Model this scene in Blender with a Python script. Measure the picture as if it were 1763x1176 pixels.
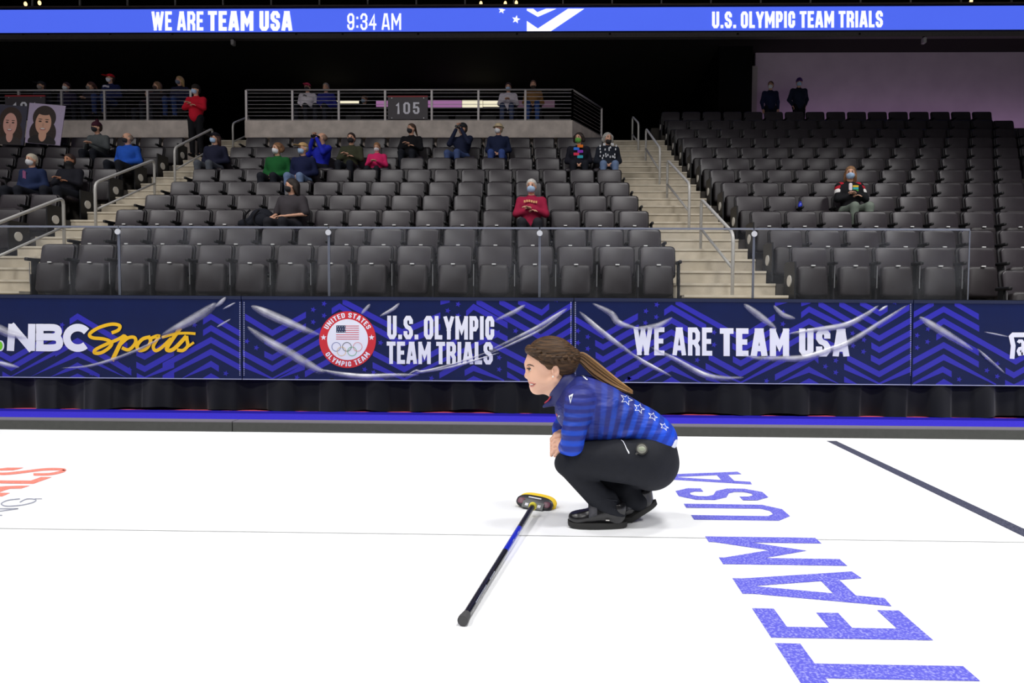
import bpy, bmesh, math, random
import numpy as np
from mathutils import Vector, Matrix
from mathutils.bvhtree import BVHTree
random.seed(7)
for o in list(bpy.data.objects): bpy.data.objects.remove(o, do_unlink=True)
SC = bpy.context.scene
COL = SC.collection

# ------------------------------------------------------------------ camera
W, H = 1763, 1176
F, PX, PY, CH = 1130.0, 940.0, 588.0, 0.93         # focal length and principal point in pixels, camera height
YAW, PITCH, ROLL = math.atan(25/F), math.atan(45/F), 0.0063
fw = Vector((-math.sin(YAW)*math.cos(PITCH), math.cos(YAW)*math.cos(PITCH), -math.sin(PITCH)))
rt0 = Vector((math.cos(YAW), math.sin(YAW), 0))
up0 = rt0.cross(fw)
rt = rt0*math.cos(ROLL) + up0*math.sin(ROLL)
up = rt.cross(fw)
CAM = Vector((0, 0, CH))
cd = bpy.data.cameras.new('camera'); cam = bpy.data.objects.new('camera', cd); COL.objects.link(cam)
M = Matrix((rt, up, -fw)).transposed().to_4x4(); M.translation = CAM; cam.matrix_world = M
cd.sensor_width = 36; cd.sensor_fit = 'HORIZONTAL'; cd.lens = F/W*36
cd.shift_x = -(PX - W/2)/W; cd.shift_y = (PY - H/2)/W; cd.clip_end = 200; cd.clip_start = .05
SC.camera = cam
def ray(px, py): return fw + rt*((px-PX)/F) + up*((PY-py)/F)
def at(px, py, Y):                                   # the point of a pixel's ray at distance Y from the camera
    d = ray(px, py); return CAM + d*(Y/d.y)
def ground(px, py, z=0.0):
    d = ray(px, py); return CAM + d*((z-CH)/d.z)
def proj(p):
    v = Vector(p)-CAM; k = v.dot(fw); return PX+F*v.dot(rt)/k, PY-F*v.dot(up)/k

# ------------------------------------------------------------------ world, lights, exposure
w = bpy.data.worlds.new('world'); SC.world = w; w.use_nodes = True
w.node_tree.nodes['Background'].inputs[0].default_value = (.80, .85, 1, 1)
w.node_tree.nodes['Background'].inputs[1].default_value = .012
SC.view_settings.view_transform = 'Standard'; SC.view_settings.look = 'None'
SC.view_settings.gamma = 1; SC.view_settings.use_curve_mapping = False
SC.view_settings.exposure = 0.0
def area(x, y, z, sx, sy, e, col=(1, .98, .97), tgt=None, spread=150):
    l = bpy.data.lights.new('rink_lamp', 'AREA'); l.shape = 'RECTANGLE'; l.size = sx; l.size_y = sy; l.energy = e; l.color = col
    l.spread = math.radians(spread)
    o = bpy.data.objects.new('rink_lamp', l); COL.objects.link(o); o.location = (x, y, z)
    d = Vector(tgt or (x, y, 0)) - o.location
    o.rotation_euler = d.to_track_quat('-Z', 'Y').to_euler()
for x in (-15, -6, 3, 11):
    for y in (-9, -1.5, 3.5):
        area(x, y, 13, 2.4, .8, 300, tgt=(x*.85, y+2.2, 0), spread=(132, 132, 124, 96)[(-15, -6, 3, 11).index(x)])

# ------------------------------------------------------------------ materials
def lin(c):
    return tuple((v/255/12.92 if v/255 <= .04045 else ((v/255+.055)/1.055)**2.4) for v in c) + (1,)
MATS = {}
def mat(name, rgb, rough=.6, metal=0, spec=.5, coat=0, noise=0, nscale=20, bump=0, bscale=200, emit=0, bstretch=None, sheen=0):
    if name in MATS: return MATS[name]
    m = bpy.data.materials.new(name); m.use_nodes = True; MATS[name] = m
    nt = m.node_tree; b = nt.nodes['Principled BSDF']; c = lin(rgb)
    b.inputs['Base Color'].default_value = c; b.inputs['Roughness'].default_value = rough
    b.inputs['Metallic'].default_value = metal; b.inputs['Specular IOR Level'].default_value = spec
    b.inputs['Coat Weight'].default_value = coat; b.inputs['Coat Roughness'].default_value = .15
    b.inputs['Sheen Weight'].default_value = sheen
    tc = nt.nodes.new('ShaderNodeTexCoord')
    if noise:
        n = nt.nodes.new('ShaderNodeTexNoise'); n.inputs['Scale'].default_value = nscale; n.inputs['Detail'].default_value = 5
        nt.links.new(tc.outputs['Object'], n.inputs['Vector'])
        r = nt.nodes.new('ShaderNodeMapRange'); r.inputs[1].default_value = .3; r.inputs[2].default_value = .7
        r.inputs[3].default_value = 1-noise; r.inputs[4].default_value = 1+noise
        nt.links.new(n.outputs[0], r.inputs[0])
        mx = nt.nodes.new('ShaderNodeMix'); mx.data_type = 'RGBA'; mx.blend_type = 'MULTIPLY'; mx.inputs[0].default_value = 1
        mx.inputs[6].default_value = c; nt.links.new(r.outputs[0], mx.inputs[7]); nt.links.new(mx.outputs[2], b.inputs['Base Color'])
    if bump:
        n2 = nt.nodes.new('ShaderNodeTexNoise'); n2.inputs['Scale'].default_value = bscale; n2.inputs['Detail'].default_value = 3
        if bstretch:
            mp = nt.nodes.new('ShaderNodeMapping'); mp.inputs['Scale'].default_value = bstretch
            nt.links.new(tc.outputs['Object'], mp.inputs[0]); nt.links.new(mp.outputs[0], n2.inputs['Vector'])
        else: nt.links.new(tc.outputs['Object'], n2.inputs['Vector'])
        bp = nt.nodes.new('ShaderNodeBump'); bp.inputs['Strength'].default_value = bump; bp.inputs['Distance'].default_value = .01
        nt.links.new(n2.outputs[0], bp.inputs['Height']); nt.links.new(bp.outputs[0], b.inputs['Normal'])
    if emit:
        b.inputs['Emission Color'].default_value = c; b.inputs['Emission Strength'].default_value = emit
    return m
ICE = mat('ice', (246, 248, 250), .45, spec=.3, bump=.08, bscale=120)
def paint_mat(name, rgb, speck):                      # paint under pebbled ice: droplets show as paler specks
    m = mat(name, rgb, .5, spec=.3); nt = m.node_tree; b = nt.nodes['Principled BSDF']
    tc = nt.nodes.new('ShaderNodeTexCoord'); n = nt.nodes.new('ShaderNodeTexNoise'); n.inputs['Scale'].default_value = 130; n.inputs['Detail'].default_value = 4
    nt.links.new(tc.outputs['Object'], n.inputs['Vector'])
    cr = nt.nodes.new('ShaderNodeValToRGB'); cr.color_ramp.elements[0].position = .48; cr.color_ramp.elements[1].position = .80
    cr.color_ramp.elements[0].color = lin(rgb); cr.color_ramp.elements[1].color = lin(speck)
    nt.links.new(n.outputs[0], cr.inputs[0]); nt.links.new(cr.outputs[0], b.inputs['Base Color']); return m
SEAT = mat('seat_vinyl', (50, 45, 50), .36, spec=.42, noise=.12, nscale=9)
SEATF = mat('seat_shell', (30, 28, 31), .5, spec=.3)
STEEL = mat('brushed_steel', (190, 190, 192), .35, metal=.7)
CONC = mat('concrete', (196, 186, 168), .85, spec=.2, noise=.14, nscale=5, bump=.2, bscale=60)
CONCD = mat('concrete_dark', (70, 66, 62), .9, spec=.2, noise=.2, nscale=3)
BLACK = mat('black_void', (9, 9, 10), .9, spec=.1)
DARK = mat('dark_paint', (36, 33, 31), .8, spec=.2)
WHITE = mat('white_print', (245, 245, 248), .45)

# ------------------------------------------------------------------ mesh helpers
class MB:
    def __init__(s): s.v = []; s.f = []
    def add(s, vs, fs):
        n = len(s.v); s.v += [tuple(v) for v in vs]; s.f += [tuple(i+n for i in f) for f in fs]; return s
    def box(s, x0, x1, y0, y1, z0, z1, R=None):
        vs = [Vector((x, y, z)) for x in (x0, x1) for y in (y0, y1) for z in (z0, z1)]
        if R: vs = [R @ v for v in vs]
        return s.add(vs, [(0,1,3,2),(4,6,7,5),(0,4,5,1),(2,3,7,6),(0,2,6,4),(1,5,7,3)])
    def rbox(s, x0, x1, y0, y1, z0, z1, r, R=None, n=3, curve=0.0):   # box with rounded outline in xz, optional curve in y
        pts = []
        for cx, cz, a0 in ((x1-r, z1-r, 0), (x0+r, z1-r, 90), (x0+r, z0+r, 180), (x1-r, z0+r, 270)):
            for i in range(n+1):
                a = math.radians(a0+90*i/n); pts.append((cx+r*math.cos(a), cz+r*math.sin(a)))
        m = len(pts); cxm = (x0+x1)/2; hw = (x1-x0)/2
        def cv(x): return curve*((x-cxm)/hw)**2
        e = min(.35*(y1-y0), r*.6)
        rings = []
        for (y, ins) in ((y0, e), (y0+e*.35, e*.25), (y0+e, 0), (y1-e, 0), (y1, e)):
            ring = []
            for x, z in pts:
                fx = cxm+(x-cxm)*(1-ins/hw); zc = (z0+z1)/2; fz = zc+(z-zc)*(1-ins/((z1-z0)/2))
                ring.append(Vector((fx, y-cv(fx), fz)))
            rings.append(ring)
        vs = [v for rg in rings for v in rg]
        if R: vs = [R @ v for v in vs]
        fs = [(k*m+i, k*m+(i+1) % m, (k+1)*m+(i+1) % m, (k+1)*m+i) for k in range(4) for i in range(m)]
        fs += [tuple(range(m-1, -1, -1)), tuple(range(4*m, 5*m))]
        return s.add(vs, fs)
    def tube(s, pts, r, n=8, caps=True):
        pts = [Vector(p) for p in pts]; rr = r if isinstance(r, (list, tuple)) else [r]*len(pts)
        rings = []; prev = None
        for i, p in enumerate(pts):
            d = (pts[min(i+1, len(pts)-1)]-pts[max(i-1, 0)]).normalized()
            a = prev if prev is not None else (Vector((0, 0, 1)) if abs(d.z) < .9 else Vector((1, 0, 0)))
            u = (a-d*a.dot(d)).normalized(); prev = u; vv = d.cross(u)
            rings.append([p+(u*math.cos(t)+vv*math.sin(t))*rr[i] for t in [2*math.pi*k/n for k in range(n)]])
        vs = [v for rg in rings for v in rg]
        fs = [(k*n+i, k*n+(i+1) % n, (k+1)*n+(i+1) % n, (k+1)*n+i) for k in range(len(pts)-1) for i in range(n)]
        if caps: fs += [tuple(range(n-1, -1, -1)), tuple(range((len(pts)-1)*n, len(pts)*n))]
        return s.add(vs, fs)
    def disc(s, c, ax, r, th, n=20):
        ax = Vector(ax).normalized(); return s.tube([Vector(c)-ax*th/2, Vector(c)+ax*th/2], r, n)
    def prism(s, poly, d):                             # polygon of 3D points extruded by vector d
        n = len(poly); d = Vector(d); vs = [Vector(p) for p in poly] + [Vector(p)+d for p in poly]
        return s.add(vs, [tuple(range(n)), tuple(range(2*n-1, n-1, -1))] + [(i, n+i, n+(i+1) % n, (i+1) % n) for i in range(n)])
    def face(s, poly): return s.add(poly, [tuple(range(len(poly)))])
    def ell(s, c, r, n=12, m=8, R=None):
        c = Vector(c); vs = []; fs = []
        for j in range(m+1):
            t = math.pi*j/m
            for i in range(n):
                p = 2*math.pi*i/n; v = Vector((r[0]*math.sin(t)*math.cos(p), r[1]*math.sin(t)*math.sin(p), r[2]*math.cos(t)))
                vs.append(c+(R @ v if R else v))
        for j in range(m):
            for i in range(n): fs.append((j*n+i, (j+1)*n+i, (j+1)*n+(i+1) % n, j*n+(i+1) % n))
        return s.add(vs, fs)
    def build(s, name, m, parent=None, smooth=False, auto=None):
        me = bpy.data.meshes.new(name); me.from_pydata(s.v, [], s.f); me.validate(); me.update()
        if m: me.materials.append(m)
        if smooth: me.polygons.foreach_set('use_smooth', [True]*len(me.polygons))
        o = bpy.data.objects.new(name, me); COL.objects.link(o)
        if parent: o.parent = parent
        if auto: sharp(me, auto)
        return o
def sharp(me, deg):
    bm = bmesh.new(); bm.from_mesh(me); bmesh.ops.remove_doubles(bm, verts=bm.verts, dist=1e-5)
    for f in bm.faces: f.smooth = True
    for e in bm.edges: e.smooth = not (len(e.link_faces) == 2 and e.calc_face_angle(0) > math.radians(deg))
    bm.to_mesh(me); bm.free()
def empty(name, loc=(0, 0, 0), rz=0):
    o = bpy.data.objects.new(name, None); COL.objects.link(o); o.location = loc; o.rotation_euler = (0, 0, rz); o.empty_display_size = .1; return o
def tag(o, label=None, cat=None, group=None, kind=None):
    if label: o['label'] = label
    if cat: o['category'] = cat
    if group: o['group'] = group
    if kind: o['kind'] = kind
    return o
def kids(o): return [c for c in COL.objects if c.parent == o]
ORD = ['zeroth', 'first', 'second', 'third', 'fourth', 'fifth', 'sixth', 'seventh', 'eighth', 'ninth', 'tenth', 'eleventh', 'twelfth', 'thirteenth',
       'fourteenth', 'fifteenth', 'sixteenth', 'seventeenth', 'eighteenth', 'nineteenth', 'twentieth', 'twenty-first', 'twenty-second', 'twenty-third', 'twenty-fourth']

# ------------------------------------------------------------------ blobs: smooth unions turned into one continuous surface
def cone(a, b, ra, rb=None, k=.02): return dict(t='c', a=np.array(a, float), b=np.array(b, float), ra=ra, rb=ra if rb is None else rb, k=k)
def ell(c, r, R=None, k=.02): return dict(t='e', c=np.array(c, float), r=np.array(r, float), R=np.array(R, float) if R is not None else np.eye(3), k=k)
def neg(p): p['neg'] = 1; return p
def xf(p, Mx):
    A = np.array(Mx); R = A[:3, :3]; T = A[:3, 3]; q = dict(p)
    if p['t'] == 'c': q['a'] = R @ p['a']+T; q['b'] = R @ p['b']+T
    else: q['c'] = R @ p['c']+T; q['R'] = R @ p['R']
    return q
def dist(p, X, Y, Z):
    if p['t'] == 'c':
        ab = p['b']-p['a']; L = max(ab @ ab, 1e-9)
        t = np.clip(((X-p['a'][0])*ab[0]+(Y-p['a'][1])*ab[1]+(Z-p['a'][2])*ab[2])/L, 0, 1)
        return np.sqrt((X-p['a'][0]-t*ab[0])**2+(Y-p['a'][1]-t*ab[1])**2+(Z-p['a'][2]-t*ab[2])**2)-(p['ra']+(p['rb']-p['ra'])*t)
    R = p['R']; d = (X-p['c'][0], Y-p['c'][1], Z-p['c'][2])
    q = [R[0, i]*d[0]+R[1, i]*d[1]+R[2, i]*d[2] for i in range(3)]
    k0 = np.sqrt(sum((q[i]/p['r'][i])**2 for i in range(3))); k1 = np.sqrt(sum((q[i]/p['r'][i]**2)**2 for i in range(3)))
    return k0*(k0-1)/np.maximum(k1, 1e-6)
def bounds(p):
    if p['t'] == 'c': return np.minimum(p['a']-p['ra'], p['b']-p['rb']), np.maximum(p['a']+p['ra'], p['b']+p['rb'])
    e = np.sqrt(((p['R']*p['r'])**2).sum(1)); return p['c']-e, p['c']+e
def blob(prims, res, cuts=()):
    lo = np.min([bounds(p)[0] for p in prims if not p.get('neg')], 0)-3*res; hi = np.max([bounds(p)[1] for p in prims if not p.get('neg')], 0)+3*res
    n = np.ceil((hi-lo)/res).astype(int)+1
    D = np.full(n, .5, np.float32); ax = [lo[i]+res*np.arange(n[i]) for i in range(3)]
    for p in prims:
        k = max(p['k'], 1e-4); b0, b1 = bounds(p); m = k+2.5*res
        i0 = np.clip(((b0-m-lo)/res).astype(int), 0, n-1); i1 = np.clip(np.ceil((b1+m-lo)/res).astype(int)+1, 1, n)
        if (i1 <= i0).any(): continue
        sl = tuple(slice(i0[i], i1[i]) for i in range(3))
        d = dist(p, ax[0][sl[0]][:, None, None], ax[1][sl[1]][None, :, None], ax[2][sl[2]][None, None, :])
        a = D[sl]
        if p.get('neg'):
            h = np.clip(.5-.5*(a+d)/k, 0, 1); D[sl] = a*(1-h)-d*h+k*h*(1-h)
        else:
            h = np.clip(.5+.5*(d-a)/k, 0, 1); D[sl] = d*(1-h)+a*h-k*h*(1-h)
    for (pt, nr) in cuts:
        nr = np.array(nr, float); nr /= np.linalg.norm(nr)
        D = np.maximum(D, (ax[0][:, None, None]-pt[0])*nr[0]+(ax[1][None, :, None]-pt[1])*nr[1]+(ax[2][None, None, :]-pt[2])*nr[2])
    D[0] = D[-1] = .5; D[:, 0] = D[:, -1] = .5; D[:, :, 0] = D[:, :, -1] = .5
    S = D < 0; sh = np.array(D.shape)-1
    def cn(A, o): return A[o[0]:o[0]+sh[0], o[1]:o[1]+sh[1], o[2]:o[2]+sh[2]]
    offs = [(i, j, l) for i in (0, 1) for j in (0, 1) for l in (0, 1)]
    cnt = sum(cn(S, o).astype(np.int8) for o in offs); mask = (cnt > 0) & (cnt < 8)
    ci = np.argwhere(mask); V = np.zeros((len(ci), 3)); C = np.zeros(len(ci))
    vals = {o: D[ci[:, 0]+o[0], ci[:, 1]+o[1], ci[:, 2]+o[2]] for o in offs}
    for o in offs:
        for axx in range(3):
            if o[axx]: continue
            o2 = tuple(1 if i == axx else o[i] for i in range(3)); a = vals[o]; b = vals[o2]
            x = (a < 0) != (b < 0); t = np.where(x, a/np.where(x, a-b, 1), 0)
            q = np.tile(np.array(o, float), (len(ci), 1)); q[:, axx] += t
            V += q*x[:, None]; C += x
    V = lo+res*(ci+V/C[:, None])
    idx = -np.ones(sh, int); idx[mask] = np.arange(len(ci)); Fs = []
    for axx in range(3):
        A = np.moveaxis(S, axx, 0); I = np.moveaxis(idx, axx, 0)
        e = A[:-1] != A[1:]; e = e[:, 1:-1, 1:-1]
        q = np.argwhere(e); i, j, l = q[:, 0], q[:, 1]+1, q[:, 2]+1
        quad = np.stack([I[i, j-1, l-1], I[i, j, l-1], I[i, j, l], I[i, j-1, l]], 1)
        flip = ~A[i, j, l]
        if axx == 1: flip = ~flip
        quad[flip] = quad[flip][:, ::-1]; Fs.append(quad)
    return V, np.concatenate(Fs)
def mesh_np(name, V, Fq, m):
    me = bpy.data.meshes.new(name); me.from_pydata([tuple(v) for v in V], [], [tuple(int(i) for i in f) for f in Fq]); me.update()
    if m: me.materials.append(m)
    me.polygons.foreach_set('use_smooth', [True]*len(me.polygons)); return me
def blob_obj(name, prims, res, m, parent=None, cuts=(), extra=None, attrs=None, smooth=2):
    V, Fq = blob(prims, res, cuts)
    for _ in range(smooth):                            # light Laplacian smoothing removes grid ripples
        A = np.zeros_like(V); c = np.zeros(len(V))
        for k in range(4):
            a, b = Fq[:, k], Fq[:, (k+1) % 4]
            np.add.at(A, a, V[b]); np.add.at(c, a, 1); np.add.at(A, b, V[a]); np.add.at(c, b, 1)
        V = V*.5+.5*A/np.maximum(c, 1)[:, None]
    if extra:
        for (v2, f2) in extra: Fq = np.concatenate([Fq, f2+len(V)]); V = np.concatenate([V, v2])
    me = mesh_np(name, V, Fq, m)
    if attrs:
        for an, fn in attrs.items():
            a = me.attributes.new(an, 'FLOAT', 'POINT'); a.data.foreach_set('value', np.asarray(fn(V), np.float32))
    o = bpy.data.objects.new(name, me); COL.objects.link(o)
    if parent: o.parent = parent
    return o
# ------------------------------------------------------------------ block lettering
OC = [(.28, 1), (.72, 1), (1, .86), (1, .14), (.72, 0), (.28, 0), (0, .14), (0, .86), (.28, 1)]
GL = {'A': (.52, [[(0, 0), (.36, 1)], [(.36, 1), (.64, 1)], [(.64, 1), (1, 0)], [(.2, .22), (.8, .22)]]),
 'B': (.46, [[(0, 0), (0, 1), (.8, 1), (1, .86), (1, .62), (.8, .5), (0, .5)], [(.8, .5), (1, .38), (1, .14), (.8, 0), (0, 0)]]),
 'C': (.44, [[(1, .68), (1, .86), (.72, 1), (.28, 1), (0, .86), (0, .14), (.28, 0), (.72, 0), (1, .14), (1, .32)]]),
 'D': (.46, [[(0, 0), (0, 1), (.72, 1), (1, .86), (1, .14), (.72, 0), (0, 0)]]),
 'E': (.40, [[(1, 1), (0, 1), (0, 0), (1, 0)], [(0, .51), (.8, .51)]]),
 'G': (.44, [[(1, .68), (1, .86), (.72, 1), (.28, 1), (0, .86), (0, .14), (.28, 0), (.72, 0), (1, .14), (1, .5), (.6, .5)]]),
 'I': (.2, [[(.5, 0), (.5, 1)]]), 'L': (.37, [[(0, 1), (0, 0), (1, 0)]]),
 'M': (.62, [[(0, 0), (0, 1)], [(.03, .98), (.5, .34), (.97, .98)], [(1, 1), (1, 0)]]),
 'N': (.5, [[(0, 0), (0, 1)], [(0, 1), (1, 0)], [(1, 0), (1, 1)]]), 'O': (.46, [OC]),
 'P': (.44, [[(0, 0), (0, 1), (.74, 1), (1, .86), (1, .56), (.74, .43), (0, .43)]]),
 'R': (.47, [[(0, 0), (0, 1), (.74, 1), (1, .86), (1, .6), (.74, .47), (0, .47)], [(.62, .47), (1, .25), (1, 0)]]),
 'S': (.46, [[(1, .80), (1, .86), (.72, 1), (.28, 1), (0, .86), (0, .68), (.25, .54), (.75, .46), (1, .32), (1, .14), (.72, 0), (.28, 0), (0, .14), (0, .20)]]),
 'T': (.44, [[(0, 1), (1, 1)], [(.5, 1), (.5, 0)]]), 'U': (.46, [[(0, 1), (0, .14), (.28, 0), (.72, 0), (1, .14), (1, 1)]]),
 'W': (.72, [[(0, 1), (.24, 0)], [(.24, 0), (.5, .95)], [(.5, .95), (.76, 0)], [(.76, 0), (1, 1)]]),
 'Y': (.5, [[(0, 1), (.5, .42)], [(1, 1), (.5, .42)], [(.5, .5), (.5, 0)]]),
 '.': (.2, [[(.5, 0), (.5, .02)]]), ':': (.2, [[(.5, .15), (.5, .17)], [(.5, .75), (.5, .77)]]),
 '0': (.46, [OC]), '1': (.3, [[(0, .8), (.6, 1), (.6, 0)]]),
 '3': (.44, [[(0, .74), (0, .86), (.28, 1), (.72, 1), (1, .86), (1, .64), (.75, .52), (.4, .52)], [(.75, .52), (1, .38), (1, .14), (.72, 0), (.28, 0), (0, .14), (0, .26)]]),
 '4': (.48, [[(.75, 0), (.75, 1), (0, .3), (1, .3)]]), '5': (.44, [[(.95, 1), (.05, 1), (0, .55), (.7, .6), (1, .46), (1, .14), (.72, 0), (.28, 0), (0, .14), (0, .22)]]),
 '9': (.44, [[(1, .5), (.28, .42), (0, .56), (0, .86), (.28, 1), (.72, 1), (1, .86), (1, .14), (.72, 0), (.28, 0), (0, .14), (0, .24)]])}
def stroke(pts, hw, square=True):
    pts = [Vector((p[0], p[1])) for p in pts]; closed = len(pts) > 3 and (pts[0]-pts[-1]).length < 1e-6
    if closed: pts = pts[:-1]
    n = len(pts); hws = hw if isinstance(hw, list) else [hw]*n
    if square and not closed:
        d0 = (pts[0]-pts[1]).normalized(); d1 = (pts[-1]-pts[-2]).normalized(); pts[0] = pts[0]+d0*hws[0]; pts[-1] = pts[-1]+d1*hws[-1]
    L = []; R = []
    for i in range(n):
        a = pts[i]-pts[i-1] if (i > 0 or closed) else pts[1]-pts[0]
        b = pts[(i+1) % n]-pts[i] if (i < n-1 or closed) else a
        a = a.normalized(); b = b.normalized(); na = Vector((-a.y, a.x)); nb = Vector((-b.y, b.x)); m = na+nb
        m = m.normalized() if m.length > 1e-6 else na; k = min(1/max(m.dot(na), .35), 2.2)
        L.append(pts[i]+m*hws[i]*k); R.append(pts[i]-m*hws[i]*k)
    return [[R[i], R[(i+1) % n], L[(i+1) % n], L[i]] for i in range(n if closed else n-1)]
def text_polys(txt, t=.2, gap=.08, space=.24, tx=None):
    """quads of the text with height 1; returns quads and total width; tx optional list of thickness per char"""
    x = 0; out = []; cells = []
    for ci, ch in enumerate(txt):
        if ch == ' ': x += space; continue
        w, st = GL[ch]; w = max(w, t*1.01)
        for s in st:
            pts = [(x+t/2+u*(w-t), t/2+v*(1-t)) for u, v in s]
            for q in stroke(pts, t/2):
                out.append([(p.x, min(max(p.y, 0), 1)) for p in q])
                cells.append(ci)
        x += w+gap
    return out, x-gap, cells
def by_letter(q, cells):
    d = {}
    for p, c in zip(q, cells): d.setdefault(c, []).append(p)
    return d.values()
def smooth_curve(pts, n=5):
    P = [Vector((*p, 0)) if len(p) == 2 else Vector(p) for p in pts]; out = []
    for i in range(len(P)-1):
        p0, p1, p2, p3 = P[max(i-1, 0)], P[i], P[i+1], P[min(i+2, len(P)-1)]
        for j in range(n):
            t = j/n; out.append(.5*((2*p1)+(p2-p0)*t+(2*p0-5*p1+4*p2-p3)*t*t+(3*p1-p0-3*p2+p3)*t**3))
    out.append(P[-1]); return out
def star_pts(cx, cy, r, q=.42, rot=0):
    return [(cx+(r if i % 2 == 0 else r*q)*math.sin(rot+math.pi*i/5), cy-(r if i % 2 == 0 else r*q)*math.cos(rot+math.pi*i/5)) for i in range(10)]
# ------------------------------------------------------------------ rink floor
def struct(o): o['kind'] = 'structure'; return o
floor = struct(MB().face([(-40, -30, 0), (40, -30, 0), (40, 5.16, 0), (-40, 5.16, 0)]).build('floor', ICE))
under = struct(MB().face([(-40, 5.16, -.01), (40, 5.16, -.01), (40, 30, -.01), (-40, 30, -.01)]).build('floor_hall', CONCD))
def flat_on_ice(name, polys, m, label, cat, z=.0015):
    mb = MB()
    for p in polys: mb.face([ground(x, y, z) for x, y in p])
    return tag(mb.build(name, m), label, cat)
LINEM = mat('line_paint', (160, 162, 160), .5)
a, b = ground(-60, 909.3), ground(1830, 935)
MBl = MB().face([(a.x, a.y-.0035, .001), (b.x, b.y-.0035, .001), (b.x, b.y+.0035, .001), (a.x, a.y+.0035, .001)])
tag(MBl.build('centre_line', LINEM), 'thin grey line running lengthwise across the white ice', 'line')
HOG = paint_mat('hog_line_paint', (62, 64, 82), (120, 124, 138))
hx0, hx1 = ground(1423, 759.3), ground(1439.5, 759.3); gx = ground(1763, 917.5)
sl = (gx.x-(hx0.x+hx1.x)/2)/(gx.y-hx0.y); hw_ = (hx1.x-hx0.x)/2; hm = (hx0.x+hx1.x)/2
tag(MB().face([(hm-hw_+sl*(-9-hx0.y), -9, .0012), (hm+hw_+sl*(-9-hx0.y), -9, .0012), (hm+hw_, hx0.y, .0012), (hm-hw_, hx0.y, .0012)]).build('hog_line', HOG),
    'wide dark painted line crossing the ice diagonally at the right', 'line')
# the big blue words painted on the ice: letters run away from the camera, tops to the left
BLUEI = paint_mat('blue_ice_paint', (92, 92, 204), (186, 188, 238))
Lx = lambda Y: ground(1213.8, 923.9).x + (ground(1333.8, 1107.8).x-ground(1213.8, 923.9).x)*(Y-ground(1213.8, 923.9).y)/(ground(1333.8, 1107.8).y-ground(1213.8, 923.9).y)
Rx = lambda Y: ground(1272, 812.5).x + (ground(1609, 1105).x-ground(1272, 812.5).x)*(Y-ground(1272, 812.5).y)/(ground(1609, 1105).y-ground(1272, 812.5).y)
ice_letters = [('T', ground(1371, 1176).y-.085, ground(1333.8, 1107.8).y), ('E', ground(1326, 1098.4).y, ground(1295, 1047.7).y), ('A', ground(1541, 1044.5).y, ground(1471, 984.5).y),
               ('M', ground(1243, 971.7).y, ground(1213.8, 923.9).y), ('U', ground(1191, 895).y, ground(1174, 867.7).y), ('S', ground(1168, 860.5).y, ground(1156, 840.5).y),
               ('A', ground(1297, 834.5).y, ground(1272, 812.5).y)]
words = empty('painted_words', (0, 0, 0)); tag(words, 'big blue painted words TEAM USA on the white ice', 'lettering')
for ch, y0, y1 in ice_letters:
    w, st = GL[ch]; mb = MB(); hgt = Rx((y0+y1)/2)-Lx((y0+y1)/2); dw = (y1-y0)/hgt; t = .155 if ch in 'TE' else .15; t = min(t, dw*.36)
    zz_ = .0012
    for s in st:
        pts = [(t/2+u*(dw-t), t/2+v*(1-t)) for u, v in s]
        for q in stroke(pts, t/2):
            f = []; zz_ += .0001
            for p in q:
                Y = y0+(y1-y0)*min(max(p.x/dw, 0), 1); v = min(max(p.y, 0), 1); f.append((Rx(Y)+(Lx(Y)-Rx(Y))*v, Y, zz_))
            mb.face(f)
    mb.build('letter', BLUEI, words)
z8 = lambda pts: [(x/9.044, 780+y/9.044) for x, y in pts]
REDI = paint_mat('red_ice_paint', (250, 134, 116), (255, 176, 164))
GREYI = paint_mat('grey_ice_paint', (146, 150, 166), (178, 182, 192))
rw = empty('red_words'); tag(rw, 'red painted letters cut off by the left edge of the ice', 'lettering')
for poly in ([(-90, 250), (0, 240), (120, 226), (370, 226), (300, 248), (200, 268), (0, 272), (-90, 282)],
             [(-90, 425), (480, 428), (640, 372), (810, 374), (520, 478), (-90, 470)],
             [(-90, 530), (100, 515), (300, 508), (470, 507), (330, 552), (150, 555), (0, 605), (-90, 640)], [(-90, 615), (160, 620), (30, 675), (-90, 675)]):
    MB().face([ground(x, y, .0015) for x, y in z8(poly)]).build('letter', REDI, rw)
mb = MB()
for q in stroke([(p.x, p.y) for p in smooth_curve([(-90, 320), (90, 321), (310, 300), (690, 254), (940, 252), (1010, 265), (930, 297), (760, 328), (520, 332)], 4)], 19, False): mb.face([ground(x, y, .0015) for x, y in z8(q)])
mb.build('letter', REDI, rw)
gw = empty('grey_words'); tag(gw, 'thin grey painted letters below the red ones at the left edge', 'lettering')
for pl, hw in (([(310, 712), (120, 735), (20, 785), (60, 818), (150, 826), (350, 808), (520, 765), (555, 725), (420, 714), (305, 766)], 8), ([(540, 711), (655, 712)], 5)):
    mb = MB()
    for q in stroke([(p.x, p.y) for p in smooth_curve(pl, 4)] if len(pl) > 3 else pl, hw, False): mb.face([ground(x, y, .0015) for x, y in z8(q)])
    mb.build('letter', GREYI, gw)
for pl in ([(-60, 868), (285, 864)], [(285, 866), (-60, 912)], [(-60, 966), (35, 969)]):
    mb = MB()
    for q in stroke(pl, 7, False): mb.face([ground(x, y, .0015) for x, y in z8(q)])
    mb.build('letter', GREYI, gw)

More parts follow.
